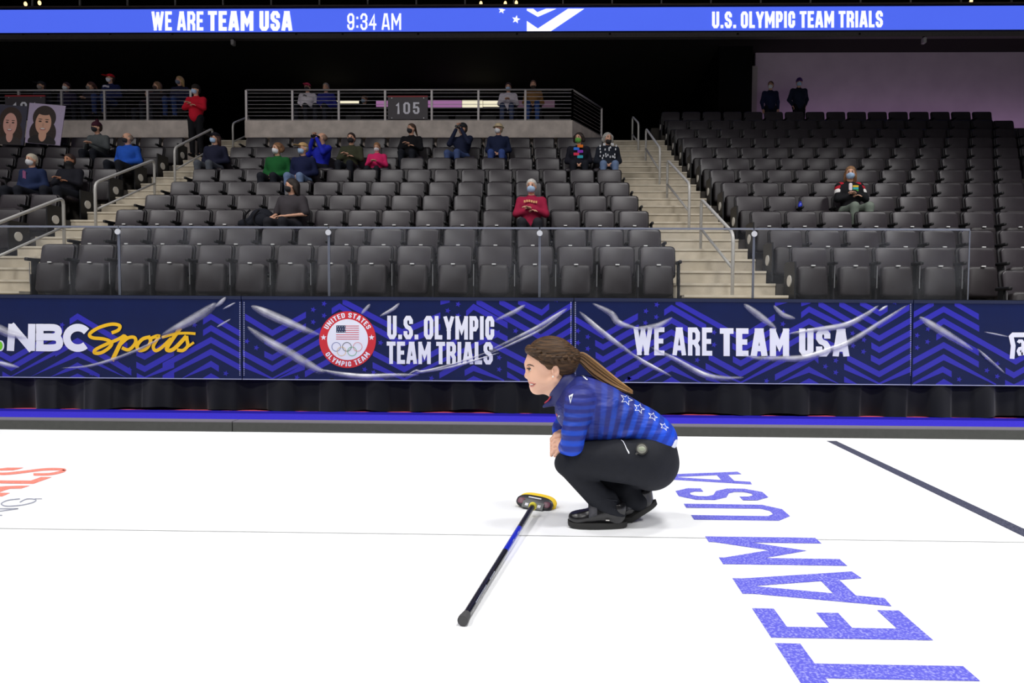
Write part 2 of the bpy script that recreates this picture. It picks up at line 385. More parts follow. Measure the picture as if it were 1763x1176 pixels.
# ------------------------------------------------------------------ foam bumper, carpet, dasher boards
YB = 6.2                                               # plane of the dasher boards
FOAM = mat('foam_grey', (66, 67, 64), .85, noise=.08, nscale=30)
FOAMT = mat('foam_top', (110, 106, 114), .8)
xs = at(400, 745, 5.07).x
for x0, x1, lab in ((-20, xs-.004, 'grey foam bumper strip along the ice, left of the seam'), (xs+.004, 20, 'long grey foam bumper strip along the ice, behind the crouching woman')):
    e = tag(empty('foam_bumper', ((x0+x1)/2, 5.12, 0)), lab, 'bumper'); l = (x1-x0)/2
    MB().box(-l, l, -.05, .05, 0, .074).build('block', FOAM, e)
    MB().box(-l, l, -.05, .055, .0742, .082).build('top_strip', FOAMT, e)
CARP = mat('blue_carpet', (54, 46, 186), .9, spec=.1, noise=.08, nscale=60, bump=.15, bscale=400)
CARPD = mat('blue_carpet_darker', (30, 22, 140), .9, spec=.1, noise=.08, nscale=60)
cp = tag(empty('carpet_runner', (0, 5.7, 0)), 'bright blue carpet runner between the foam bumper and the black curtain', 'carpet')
MB().box(-20, 20, -.52, .24, 0, .012).build('runner', CARP, cp); MB().box(-20, 20, .241, .40, 0, .012).build('far_strip', CARPD, cp)  # far strip of the runner drawn in a darker blue
REDK = mat('red_kickplate', (214, 84, 92), .5)
bd = tag(empty('dasher_board', (0, YB+.08, 0)), 'low rink wall with a dark cap behind the printed banners', 'wall', kind='structure')
MB().box(-20, 20, -.06, .07, 0, 1.075).build('panel', mat('board_white', (60, 62, 70), .5), bd)
MB().box(-20, 20, -.085, .10, 1.075, 1.10).build('cap', mat('board_cap', (22, 25, 33), .45), bd)
MB().box(-20, 20, -.150, -.062, 0, .007).build('kick_strip', REDK, bd)
# pleated black curtain, uneven hem
rnd = random.Random(3); mb = MB(); nx = 1500; X0, X1 = -8.2, 7.2
ph = [rnd.uniform(0, 6.28) for _ in range(8)]
def fold(x):
    a = math.sin(x*13+2.2*math.sin(x*1.3+ph[0])+ph[1]); return .030*math.copysign(abs(a)**.5, a)+.009*math.sin(x*31+2*math.sin(x*2.1+ph[2])+ph[3])
def hem(x): return max(.008, .014+.014*math.sin(x*2.3+ph[4])+.012*math.sin(x*6.1+ph[5])+.006*math.sin(x*13+ph[6]))
for i in range(nx+1):
    x = X0+(X1-X0)*i/nx
    for k, t in enumerate((1, .6, .25, 0)): mb.v.append((x, YB-.066+fold(x)*(.45+.55*(1-t))+.022*math.sin(x*3.1+ph[7])*(1-t), hem(x)+(.34-hem(x))*t))
for i in range(nx):
    for k in range(3): mb.f.append((i*4+k, i*4+k+1, i*4+k+5, i*4+k+4))
tag(mb.build('skirt_curtain', mat('black_cloth', (17, 19, 21), .85, spec=.2, sheen=.2), smooth=True), 'pleated black curtain hanging below the printed banners', 'curtain')

# ------------------------------------------------------------------ printed banners
NAVY = mat('banner_navy', (9, 25, 72), .34, spec=.3, noise=.10, nscale=3)
BLUE = mat('banner_blue', (42, 38, 172), .34, spec=.5)
BWHITE = mat('banner_white', (240, 242, 250), .4); BRED = mat('banner_red', (214, 40, 52), .36); BYEL = mat('banner_yellow', (250, 196, 20), .36)
BFLAG = mat('banner_flag_navy', (24, 40, 78), .4); STITCH = mat('stitch_white', (190, 195, 220), .6)
FOLDSHEEN = bpy.data.materials.new('fold_sheen_film'); FOLDSHEEN.use_nodes = True  # pale film over the folds, sheen put into its colour
nt = FOLDSHEEN.node_tree; nt.nodes.clear(); out = nt.nodes.new('ShaderNodeOutputMaterial'); mx = nt.nodes.new('ShaderNodeMixShader'); tr = nt.nodes.new('ShaderNodeBsdfTransparent')
gl = nt.nodes.new('ShaderNodeBsdfPrincipled'); gl.inputs['Base Color'].default_value = (.5, .5, .58, 1); gl.inputs['Roughness'].default_value = .3; gl.inputs['Specular IOR Level'].default_value = .8; gl.inputs['Coat Weight'].default_value = 1; gl.inputs['Coat Roughness'].default_value = .2
tcn = nt.nodes.new('ShaderNodeTexCoord'); nn = nt.nodes.new('ShaderNodeTexNoise'); nn.inputs['Scale'].default_value = 7; nn.inputs['Detail'].default_value = 4
mr = nt.nodes.new('ShaderNodeMapRange'); mr.inputs[1].default_value = .3; mr.inputs[2].default_value = .7; mr.inputs[3].default_value = .45; mr.inputs[4].default_value = 1.0
fa = nt.nodes.new('ShaderNodeAttribute'); fa.attribute_name = 'body'; fm = nt.nodes.new('ShaderNodeMath'); fm.operation = 'MULTIPLY'; nt.links.new(fa.outputs['Fac'], fm.inputs[1]); nt.links.new(mr.outputs[0], fm.inputs[0])
nt.links.new(tcn.outputs['Object'], nn.inputs['Vector']); nt.links.new(nn.outputs[0], mr.inputs[0]); nt.links.new(fm.outputs[0], mx.inputs[0])
nt.links.new(tr.outputs[0], mx.inputs[1]); nt.links.new(gl.outputs[0], mx.inputs[2]); nt.links.new(mx.outputs[0], out.inputs[0])
YP = YB-.085                                           # front face of the banner sheets
Z = {1: 0, 2: 280, 3: 560, 4: 800, 5: 1060, 6: 1300, 7: 1463}; ZS = 1763/300
def zp(reg, x, y): return Z[reg]+x/ZS, 500+y/ZS
seams = [-80, 416.5, 987.5, 1570.5, 1850]
zt = at(881, 512.5, YP).z; zb = at(881, 657.5, YP).z
banners = []
blabels = ['navy printed banner with white and yellow sports channel lettering', 'navy printed banner with red round emblem and white trials lettering',
           'navy printed banner reading WE ARE TEAM USA in white', 'navy printed banner cut off by the right edge of the photo']
for i in range(4):
    x0 = at(seams[i], 585, YP).x+.004; x1 = at(seams[i+1], 585, YP).x-.004
    e = tag(empty('printed_banner', ((x0+x1)/2, YP, zb)), blabels[i], 'banner', 'printed banners on the rink wall')
    MB().box(x0-e.location.x, x1-e.location.x, 0, .012, 0, zt-zb).build('sheet', NAVY, e)
    banners.append((e, x0, x1))
def bpoly(polys, m, name, off, bi, clip=True):
    e, x0, x1 = banners[bi]; mb = MB()
    for pi_, p in enumerate(polys):
        f = []
        for px, py in p:
            v = at(px, py, YP); xx = min(max(v.x, x0+.003), x1-.003) if clip else v.x; zz = min(max(v.z, zb+.004), zt-.004) if clip else v.z
            f.append((xx-e.location.x, -off-.00006*(pi_ % 12), zz-zb))
        ar = sum(f[i][0]*f[(i+1) % len(f)][2]-f[(i+1) % len(f)][0]*f[i][2] for i in range(len(f)))
        if abs(ar) < 1e-7: continue
        mb.face(f if ar > 0 else f[::-1])
    return mb.build(name, m, e) if mb.v else None
CHEV = {0: [(1, [[(705, 285), (785, 232), (1290, 530)], [(560, 610), (785, 480), (1330, 800)], [(-30, 590), (110, 668), (640, 365)], [(-30, 680), (115, 755), (640, 450)],
            [(25, 820), (110, 868), (785, 480)], [(300, 890), (785, 610), (1290, 890)], [(500, 890), (785, 728), (1010, 850)], [(690, 890), (785, 840), (880, 890)],
            [(1380, 600), (1465, 640), (1763, 470)], [(1380, 722), (1465, 765), (1763, 600)], [(1385, 835), (1465, 875), (1763, 720)], [(1640, 890), (1763, 830)]]),
            (2, [[(410, 285), (490, 235), (790, 410)], [(410, 400), (490, 350), (790, 520)], [(0, 735), (490, 470), (790, 635)], [(0, 860), (490, 590), (790, 755)],
            [(200, 885), (490, 712), (570, 762)], [(410, 885), (490, 838), (575, 885)]])],
        1: [(2, [[(835, 235), (1110, 402), (1450, 215)], [(1030, 478), (1110, 522), (1450, 332)], [(1030, 612), (1110, 652), (1600, 372)], [(810, 600), (1110, 762), (1660, 445)],
            [(800, 718), (1110, 885), (1700, 560)], [(1440, 818), (1763, 640)], [(1150, 900), (1440, 740)]]),
            (3, [[(65, 180), (145, 130), (265, 205)], [(175, 78), (780, 392), (1165, 222)], [(400, 300), (780, 510), (1165, 338)], [(480, 600), (800, 768), (1330, 480)],
            [(480, 725), (800, 885), (1763, 400)], [(1165, 85), (1260, 60)], [(480, 845), (600, 900)], [(1155, 830), (1500, 640)]]),
            (4, [[(15, 205), (90, 135), (435, 325)], [(120, 78), (770, 445)], [(350, 78), (770, 312), (1085, 118)], [(540, 78), (780, 195), (855, 130)], [(770, 445), (1085, 248)],
            [(250, 370), (435, 465)], [(860, 500), (1085, 365)], [(0, 805), (90, 755), (400, 905)], [(0, 920), (90, 866), (180, 905)], [(430, 715), (700, 850)], [(430, 820), (560, 905)],
            [(250, 500), (640, 700)], [(1000, 520), (1085, 485)]])],
        2: [(4, [[(1110, 258), (1400, 430), (1750, 235)], [(1320, 500), (1400, 545), (1763, 345)], [(1325, 622), (1400, 668), (1763, 465)], [(1320, 755), (1400, 800), (1763, 590)],
            [(1430, 905), (1763, 715)], [(1620, 905), (1763, 830)]]),
            (5, [[(0, 350), (225, 230)], [(0, 470), (225, 345)], [(490, 195), (565, 145), (915, 345)], [(605, 80), (1265, 450), (1610, 240)], [(200, 480), (565, 272), (730, 365)],
            [(0, 705), (565, 393), (730, 480)], [(0, 830), (565, 515), (700, 590)], [(220, 832), (565, 640), (1180, 990)], [(280, 930), (565, 755), (860, 930)], [(470, 930), (565, 875), (660, 930)],
            [(940, 640), (1265, 815), (1763, 540)], [(910, 735), (1265, 925), (1763, 640)], [(910, 845), (1060, 930)], [(1185, 665), (1265, 708), (1763, 425)], [(1180, 530), (1265, 575), (1610, 360)]]),
            (6, [[(200, 850), (600, 640), (640, 680)], [(465, 220), (545, 160), (900, 340)], [(250, 440), (545, 282), (760, 390)], [(0, 580), (200, 460)], [(250, 570), (545, 400), (900, 590)],
            [(230, 945), (545, 770), (850, 945)], [(440, 945), (545, 888), (650, 945)], [(640, 100), (1255, 455), (1580, 270)], [(1175, 525), (1255, 572), (1580, 395)], [(1170, 650), (1255, 695), (1580, 510)],
            [(930, 650), (1255, 818), (1580, 635)], [(900, 740), (1255, 935), (1580, 765)], [(900, 870), (1030, 945)], [(850, 100), (1255, 325), (1560, 140)], [(1060, 90), (1265, 200), (1340, 150)], [(465, 100), (560, 70)], [(200, 100), (330, 60)]])],
        3: [(7, [[(640, 215), (850, 95)], [(640, 330), (950, 160), (1310, 358)], [(875, 328), (950, 280), (1680, 690), (1763, 640)], [(875, 445), (950, 400), (1305, 600)], [(640, 690), (950, 522), (1305, 720)],
            [(635, 820), (950, 645), (1480, 945)], [(640, 935), (940, 768), (1030, 818)], [(870, 945), (950, 895), (1040, 945)], [(1060, 95), (1305, 238)], [(1575, 780), (1660, 828), (1763, 770)], [(1570, 905), (1660, 950), (1763, 900)]])]}
STARS = {0: [(1, [(630, 350), (1190, 735), (1310, 800), (930, 840)]), (2, [(325, 350), (640, 840)])],
         1: [(2, [(1635, 135), (1525, 195), (1635, 255), (1525, 320), (855, 515), (950, 580), (1360, 880)]), (3, [(560, 410), (560, 530), (1345, 140), (1240, 205), (1345, 255), (400, 800), (490, 830), (1075, 890)]), (4, [(515, 410), (350, 680), (350, 800), (930, 95)])],
         2: [(4, [(1145, 410), (1245, 470), (1145, 530), (1245, 590), (1660, 890)]), (5, [(415, 145), (305, 210), (410, 270), (300, 330), (995, 425), (995, 550), (825, 705), (135, 890), (1690, 220), (1690, 340), (1525, 915)]), (6, [(985, 435), (1100, 500), (990, 560), (1095, 620), (815, 710), (710, 770), (815, 830), (1415, 120)])],
         3: [(7, [(790, 390), (680, 455), (785, 520), (680, 580), (1385, 680), (1490, 745), (1385, 810), (1490, 870), (1105, 900)])]}
for bi, regs in CHEV.items():
    n = 0
    for reg, lst in regs:
        for pl in lst:
            n += 1
            for j in range(len(pl)-1):
                (xa, ya), (xb, yb) = pl[j], pl[j+1]; th = 62
                bpoly([[zp(reg, xa, ya), zp(reg, xb, yb), zp(reg, xb, yb+th), zp(reg, xa, ya+th)]], BLUE, 'chevron_stripe', .0008+.00004*n, bi)
    for reg, lst in STARS[bi]:
        for (x, y) in lst: bpoly([star_pts(*zp(reg, x, y), 5.2, .45, .3)], BLUE, 'printed_star', .003, bi)
def btext(txt, x0, y0, x1, y1, bi, m=BWHITE, t=.2, dy=0, off=.005, name='letter', space=.24, gap=.08):
    q, wd, cl = text_polys(txt, t, gap, space)
    for L in by_letter(q, cl): bpoly([[(x0+(x1-x0)*u/wd, y1+(y0-y1)*v+dy*u/wd) for u, v in p] for p in L], m, name, off, bi)
btext('U.S. OLYMPIC', 667, 543.5, 851, 584, 1, t=.185, dy=1, space=.2, gap=.07)
btext('TEAM TRIALS', 666, 588, 848.5, 626.5, 1, t=.185, dy=1, space=.2, gap=.07)
btext('WE ARE', 1091, 563, 1226, 611.5, 2, t=.175, dy=1)
btext('TEAM USA', 1239, 565, 1461.5, 613, 2, t=.2, dy=1, space=.24)
# NBC block letters, script word, and the sliver of the coloured emblem at the frame edge
def bstroke(reg, pts, hw, m, name, off, bi, smooth=0, sq=True):
    P = [(p.x, p.y) for p in smooth_curve(pts, smooth)] if smooth else pts
    return bpoly([[zp(reg, p.x, p.y) for p in q] for q in stroke(P, hw, sq)], m, name, off, bi)
for i, pts in enumerate(([(112, 575), (124, 376)], [(138, 376), (306, 575)], [(326, 376), (322, 575)], [(408, 376), (408, 575)])): bstroke(1, pts, 37, BWHITE, 'letter_stroke', .0050+.0003*i, 0)
bstroke(1, [(405, 376), (545, 376), (592, 398), (592, 440), (550, 470), (405, 470)], 35, BWHITE, 'letter_stroke', .0065, 0, 3)
bstroke(1, [(405, 470), (560, 472), (604, 500), (604, 555), (550, 580), (405, 580)], 35, BWHITE, 'letter_stroke', .0075, 0, 3)
bstroke(1, [(792+112*math.cos(math.radians(a)), 480-104*math.sin(math.radians(a))) for a in range(38, 325, 12)], 38, BWHITE, 'letter_stroke', .0056, 0, 0, False)
SPORTS = [(1, [(1135, 430), (1205, 400), (1215, 355), (1130, 342), (1000, 380), (915, 440), (940, 478), (1060, 492), (1135, 528), (1110, 580), (1030, 630), (965, 632), (975, 598), (1080, 545), (1200, 495), (1265, 455)], 17),
          (1, [(1285, 455), (1225, 540), (1175, 640), (1140, 712)], 21), (1, [(1210, 560), (1300, 482), (1370, 478), (1375, 535), (1310, 600), (1240, 580)], 17),
          (1, [(1530, 470), (1450, 492), (1395, 560), (1420, 607), (1490, 585), (1530, 520), (1520, 478)], 18), (1, [(1520, 490), (1612, 462), (1560, 560), (1580, 608), (1640, 580), (1740, 485)], 17),
          (2, [(0, 475), (130, 440), (250, 432), (340, 438)], 14), (2, [(188, 380), (90, 520), (50, 592), (90, 606), (150, 568), (250, 460)], 20), (2, [(250, 460), (255, 500), (262, 560), (215, 606), (155, 602)], 17), (2, [(215, 606), (325, 525)], 12)]
for i, (reg, pl, hw) in enumerate(SPORTS): bstroke(reg, pl, hw, BYEL, 'script_stroke', .0085+.0007*i, 0, 5, False)
bpoly([[zp(1, 10+38*math.cos(t), 560+55*math.sin(t)) for t in [k*.3927 for k in range(16)]]], BWHITE, 'emblem_edge', .005, 0)
bpoly([[zp(1, 2+30*math.cos(t), 560+45*math.sin(t)) for t in [k*.3927 for k in range(16)]]], mat('banner_green', (120, 214, 30), .4), 'emblem_petal', .006, 0)
bstroke(7, [(1640, 668), (1650, 560), (1630, 470), (1650, 450), (1763, 450), (1800, 450)], 24, BWHITE, 'logo_frame', .005, 3)
for pts in ([(1700, 530), (1712, 512), (1735, 512), (1747, 530), (1747, 655)], [(1747, 580), (1712, 590), (1700, 615), (1712, 645), (1747, 640)]): bstroke(7, pts, 16, BWHITE, 'logo_letter', .005+.0001*len(pts), 3, 0, False)
# red ring emblem
ex, ey, er = 598.7, 584.7, 48.8
circ = lambda r, n=64, cx=ex, cy=ey: [(cx+r*math.cos(2*math.pi*k/n), cy+r*math.sin(2*math.pi*k/n)) for k in range(n)]
bpoly([circ(er)], BRED, 'emblem_ring', .0045, 1); bpoly([circ(35.2)], BWHITE, 'emblem_disc', .0052, 1)
def arc_text(txt, rad, a0, a1, inward, hgt):
    q, wd, cl = text_polys(txt, .17, .14, .32)
    for L in by_letter(q, cl):
        polys = []
        for p in L:
            f = []
            for u, v in p:
                a = math.radians(a0+(a1-a0)*u/wd); r = rad+(hgt*(v-.5) if not inward else -hgt*(v-.5)); f.append((ex+r*math.cos(a), ey-r*math.sin(a)))
            polys.append(f)
        bpoly(polys, BWHITE, 'emblem_letter', .0054, 1)
arc_text('UNITED STATES', 42, 153, 27, False, 8.5); arc_text('OLYMPIC TEAM', 42, 213, 327, True, 8.5)
for sx in (557.4, 639.9): bpoly([star_pts(sx, 581, 5.2, .42)], BWHITE, 'emblem_star', .0054, 1)
bpoly([[(579.3, 560.3), (595.2, 560.3), (595.2, 572.6), (579.3, 572.6)]], BFLAG, 'emblem_flag_field', .006, 1)
for k in range(7):
    y = 560.6+k*3.78; x0 = 595.2 if k < 4 else 579
    bpoly([[(x0, y), (618.3, y), (618.3, y+1.1), (x0, y+1.1)]], BRED, 'emblem_flag_stripe', .006, 1)
for k in range(12): bpoly([star_pts(581.5+(k % 4)*3.9+(1.2 if (k//4) % 2 else 0), 562.6+(k//4)*4, 1.1)], BWHITE, 'emblem_flag_star', .0066, 1)
for (cx, cy, col) in ((579.3, 597, (70, 90, 160)), (597.6, 597, (40, 40, 44)), (616.2, 597, (226, 140, 140)), (588.4, 605, (236, 204, 130)), (606.6, 605, (90, 180, 110))):
    bpoly([[(p.x, p.y) for p in q] for q in stroke(circ(7.6, 28, cx, cy)+[circ(7.6, 28, cx, cy)[0]], .42)], mat('ring_%d' % cx, col, .4), 'emblem_ring_outline', .0058+.00005*(cx-570), 1)
# raised vinyl folds, their lamp sheen put into a pale fading film
FOLDS = {0: [(1, [(-60, 360), (0, 385), (120, 440), (290, 478)], 38), (1, [(-60, 725), (0, 737), (100, 757), (210, 780)], 24), (1, [(640, 785), (880, 770), (1150, 700), (1450, 580), (1763, 415)], 15), (2, [(0, 455), (250, 330), (450, 212), (555, 130)], 40), (2, [(540, 170), (600, 120), (650, 70)], 18), (2, [(620, 190), (745, 125)], 9), (2, [(560, 370), (700, 290)], 10)],
         1: [(2, [(905, 158), (1000, 205), (1150, 270), (1400, 380), (1600, 455)], 38), (2, [(865, 370), (1050, 500), (1300, 640), (1550, 790), (1650, 830)], 40), (3, [(-60, 800), (150, 845), (400, 872), (700, 862), (950, 855)], 26), (3, [(830, 862), (920, 812), (1000, 820), (1300, 745), (1763, 585)], 14), (3, [(900, 840), (1300, 770), (1763, 630)], 12),
             (4, [(250, 610), (700, 395), (900, 275), (1040, 182)], 20), (4, [(250, 640), (500, 530), (780, 390), (1035, 190)], 12), (4, [(320, 300), (500, 220), (615, 148)], 20), (3, [(370, 240), (460, 140)], 16), (3, [(560, 260), (690, 190), (755, 130)], 16)],
         2: [(4, [(1160, 215), (1250, 300), (1400, 430), (1600, 580), (1763, 700)], 24), (4, [(1295, 135), (1480, 235), (1560, 330), (1763, 392)], 28), (5, [(160, 640), (300, 735), (560, 868)], 20), (5, [(190, 385), (330, 378), (440, 350), (570, 275)], 26), (5, [(355, 575), (600, 700), (880, 850), (1100, 890), (1290, 880)], 26), (5, [(1290, 140), (1450, 260), (1620, 390)], 30),
             (6, [(-130, 650), (0, 685), (250, 692), (500, 680), (750, 600), (950, 520), (1300, 300), (1530, 150)], 30), (6, [(330, 440), (600, 400), (900, 352), (1100, 255), (1240, 155)], 26), (6, [(180, 155), (280, 250), (400, 285)], 22), (6, [(1240, 210), (1330, 155)], 12)],
         3: [(7, [(690, 270), (900, 400), (1230, 600)], 34), (7, [(1350, 420), (1600, 470)], 8), (7, [(1280, 590), (1400, 700), (1560, 840)], 14)]}
for bi, lst in FOLDS.items():
    e = banners[bi][0]
    for fi, (reg, pl, hw) in enumerate(lst):
        C = [Vector((*zp(reg, p.x, p.y), 0)) for p in smooth_curve(pl, 6)]; n = len(C); mb = MB(); cs = 9; fade = []
        for i, p in enumerate(C):
            d = (C[min(i+1, n-1)]-C[max(i-1, 0)]).normalized(); nv = Vector((-d.y, d.x, 0)); tpr = math.sin(math.pi*(i+.35)/(n-.3))**.6; wpx = 1.35*hw/ZS*tpr
            for k in range(cs):
                u = -1+2*k/(cs-1); q = p+nv*wpx*u; v = at(q.x, q.y, YP); hgt = (math.cos(u*math.pi/2))**1.5*wpx/182*.5; fade.append(min(1, 1.05*math.cos(u*math.pi/2)**.9)*tpr)
                mb.v.append((v.x-e.location.x, -.016-.0002*fi-hgt, min(max(v.z, zb+.004), zt-.004)-zb))
        for i in range(n-1):
            for k in range(cs-1): mb.f.append((i*cs+k, i*cs+k+1, (i+1)*cs+k+1, (i+1)*cs+k))
        o = mb.build('vinyl_fold_sheen', FOLDSHEEN, e, smooth=True); fa_ = o.data.attributes.new('body', 'FLOAT', 'POINT'); fa_.data.foreach_set('value', fade)
# zip ties along the seams and a bright lower hem
for bi, sx in ((0, 413.5), (1, 420.5), (1, 983), (2, 990.5), (2, 1567.5)):
    bpoly([[(sx-.7, y), (sx+.7, y), (sx+.7, y+1.6), (sx-.7, y+1.6)] for y in [520+3.2*k for k in range(40)]], STITCH, 'eyelet_row', .004, bi)
for bi in range(4):
    e, x0, x1 = banners[bi]; l = (x1-x0)/2
    MB().box(-l, l, -.006, -.003, .001, .008).build('lower_hem', STITCH, e); MB().box(-l, l, -.006, 0, zt-zb-.03, zt-zb).build('upper_hem', mat('hem_navy', (14, 26, 60), .5), e)

# ------------------------------------------------------------------ glass screens above the boards
GLASS = bpy.data.materials.new('screen_glass'); GLASS.use_nodes = True; nt = GLASS.node_tree; nt.nodes.clear()
out = nt.nodes.new('ShaderNodeOutputMaterial'); mx = nt.nodes.new('ShaderNodeMixShader'); tr = nt.nodes.new('ShaderNodeBsdfTransparent'); gs = nt.nodes.new('ShaderNodeBsdfGlossy')
tr.inputs[0].default_value = (.94, .955, .96, 1); gs.inputs['Roughness'].default_value = .05; gs.inputs[0].default_value = (.9, .95, 1, 1)
fr = nt.nodes.new('ShaderNodeFresnel'); fr.inputs[0].default_value = 1.45
df = nt.nodes.new('ShaderNodeBsdfDiffuse'); df.inputs[0].default_value = (.75, .78, .85, 1)
tcn = nt.nodes.new('ShaderNodeTexCoord'); nn = nt.nodes.new('ShaderNodeTexNoise'); nn.inputs['Scale'].default_value = 2.5; nn.inputs['Detail'].default_value = 6
mr = nt.nodes.new('ShaderNodeMapRange'); mr.inputs[1].default_value = .35; mr.inputs[2].default_value = .75; mr.inputs[3].default_value = .012; mr.inputs[4].default_value = .06
nt.links.new(tcn.outputs['Object'], nn.inputs['Vector']); nt.links.new(nn.outputs[0], mr.inputs[0])
m2 = nt.nodes.new('ShaderNodeMixShader'); nt.links.new(mr.outputs[0], m2.inputs[0]); nt.links.new(tr.outputs[0], m2.inputs[1]); nt.links.new(df.outputs[0], m2.inputs[2])
nt.links.new(fr.outputs[0], mx.inputs[0]); nt.links.new(m2.outputs[0], mx.inputs[1]); nt.links.new(gs.outputs[0], mx.inputs[2]); nt.links.new(mx.outputs[0], out.inputs[0])
GEDGE = mat('glass_edge', (112, 117, 130), .2, spec=.8)
YG = YB+.09; gz0, gz1 = 1.10, at(881, 394.5, YG).z
gseams = [-158, 205.5, 566.5, 929, 1297, 1669]
gl_lab = ['clear glass screen above the banners, nearest the left edge', 'clear glass screen second from the left edge', 'clear glass screen in the middle, left of the maroon hoodie',
          'clear glass screen in front of the right stairs', 'clear glass screen furthest right, ending before the last seats']
for i in range(5):
    x0, x1 = at(gseams[i], 450, YG).x+.006, at(gseams[i+1], 450, YG).x-.006; l = (x1-x0)/2
    e = tag(empty('glass_screen', ((x0+x1)/2, YG, gz0)), gl_lab[i], 'glass screen', 'glass screens on the rink wall'); h = gz1-gz0
    MB().face([(-l, 0, 0), (l, 0, 0), (l, 0, h), (-l, 0, h)]).build('pane', GLASS, e)
    MB().box(-l, l, -.006, .006, h, h+.018).build('top_edge', mat('glass_top_edge', (118, 122, 134), .2, spec=.8), e)
    for sx in (-1, 1): MB().box(sx*l-.004, sx*l+.004, -.006, .006, 0, h).build('side_edge', GEDGE, e)
    if i < 4: MB().disc((l+.006, -.015, h-.04), (0, 1, 0), .027, .012).build('clamp_button', mat('clamp_grey', (196, 198, 202), .4), e, auto=40)

# ------------------------------------------------------------------ the stand: rows measured from the seat spacing
TOPY = {1: 423, 2: 393.6, 3: 362, 4: 336, 5: 313, 6: 291, 7: 271, 8: 253, 9: 236, 10: 221.5, 11: 207, 12: 192}
TD = .8225
def RY(r): return 8.88+TD*(r-1)
RZ = {r: at(1000, y, RY(r)).z for r, y in TOPY.items()}; RZ[0] = RZ[1]-.36; RZ[-1] = RZ[0]-.36; RZ[-2] = RZ[-1]-.3
def tread(r): return RZ[r]-.83
def CXL(r): return -7.15-.040*(r-1)
def CXR(r): return 1.56-.072*(r-1)
def LXR(r): return -8.55-.03*(r-1)
def RXL(r): return 3.0-.035*(r-1)
CONC2 = mat('concrete_worn', (182, 172, 154), .85, spec=.2, noise=.18, nscale=3, bump=.2, bscale=60); CONCN = mat('concrete_nosing', (206, 197, 180), .85, spec=.2, noise=.1, nscale=6)
stand = tag(empty('grandstand', (0, 8, 0)), 'concrete terraces coloured dark for shade, carrying the rows of seats', 'grandstand', kind='structure')
for r in range(-1, 13):
    y0 = RY(r)-.72-8; y1 = RY(r)+.105-8
    if r <= 9: segs = [(-17, LXR(r)+.02), (CXL(r)-.02, CXR(r)+.03), (RXL(r)-.05, 17)]
    else: segs = [(RXL(r)-.05, 17)]
    for x0, x1 in segs: MB().box(x0, x1, y0, y1, 0, tread(r)).build('terrace', CONCD, stand)  # shade under the seats put into the dark concrete colour
for xl, xr, lab in ((LXR, CXL, 'left concrete stairs between the seat blocks with handrails'), (CXR, RXL, 'right concrete stairs between the seat blocks with handrails')):
    st = tag(empty('staircase', ((xl(1)+xr(1))/2, 8, 0)), lab, 'stairs', kind='structure'); ox = st.location.x
    for r in range(-1, 12):
        x0, x1 = xl(r)+.03-ox, xr(r)-.03-ox
        if xl is CXR: x0, x1 = xl(r)+.04-ox, xr(r)-.06-ox
        y0 = RY(r)-.72-8; y1 = RY(r)+.103-8; rise = (RZ[r+1]-RZ[r]) if r+1 in RZ else .44
        for (ya_, yb_, zt_) in ((y0, y1, tread(r)+.003), (y1-.41, y1, tread(r)+rise/2)):
            sp_ = MB().box(x0, x1, ya_, yb_, .0, zt_-.03).build('step', CONC2 if (r+(ya_ != y0)) % 3 == 0 else CONC, st)
            MB().box(x0, x1, ya_-.013, yb_, zt_-.03, zt_).build('nosing', CONCN, sp_)

# ------------------------------------------------------------------ seats
def seat_parts():
    A = {}
    R = Matrix.Translation((0, -.02, .38)) @ Matrix.Rotation(math.radians(-11), 4, 'X')
    A['backrest'] = MB().rbox(-.250, .250, -.02, .03, 0, .455, .06, R, curve=.018)
    A['back_cushion'] = MB().rbox(-.228, .228, -.052, -.021, .03, .435, .05, R, curve=.022)
    P = Matrix.Translation((0, -.14, .15)) @ Matrix.Rotation(math.radians(-7), 4, 'X')
    A['seat_pan'] = MB().rbox(-.198, .198, -.075, .045, 0, .41, .05, P, curve=-.01)
    PD = Matrix.Translation((0, -.10, .41)) @ Matrix.Rotation(math.radians(84), 4, 'X')
    A['seat_pan_down'] = MB().rbox(-.212, .212, -.05, .05, 0, .43, .05, PD)
    A['number_plate'] = MB().box(-.026, .026, -.088, -.07, .398, .413, P)
    mb = MB().rbox(-.297, -.254, -.24, .02, .575, .620, .015); mb.box(-.290, -.260, -.13, -.03, .30, .59)
    A['armrest'] = mb
    A['pedestal'] = MB().box(-.285, -.262, -.16, -.06, 0, .40)
    A['trim_rod'] = MB().tube([(-.272, -.175, .27), (-.272, -.175, .56)], .006, 6)
    E = MB().box(-.30, -.275, -.33, .06, .05, .60); A['end_panel'] = E
    A['row_marker'] = MB().disc((-.306, -.16, .36), (1, 0, 0), .075, .012)
    return A
SP = seat_parts()
SM = {'backrest': SEATF, 'back_cushion': SEAT, 'seat_pan': mat('pan_plastic', (42, 37, 40), .5, noise=.15, nscale=8), 'seat_pan_down': SEAT, 'number_plate': mat('number_plate', (225, 225, 225), .4), 'armrest': mat('armrest_black', (22, 22, 24), .5),
      'pedestal': SEATF, 'trim_rod': STEEL, 'end_panel': mat('end_panel', (26, 26, 29), .5), 'row_marker': mat('row_marker', (226, 222, 214), .5)}
SME = {}
for k, b in SP.items():
    o = b.build(k, SM[k]); sharp(o.data, 50); SME[k] = o.data; bpy.data.objects.remove(o)
ALLSEATS = {}
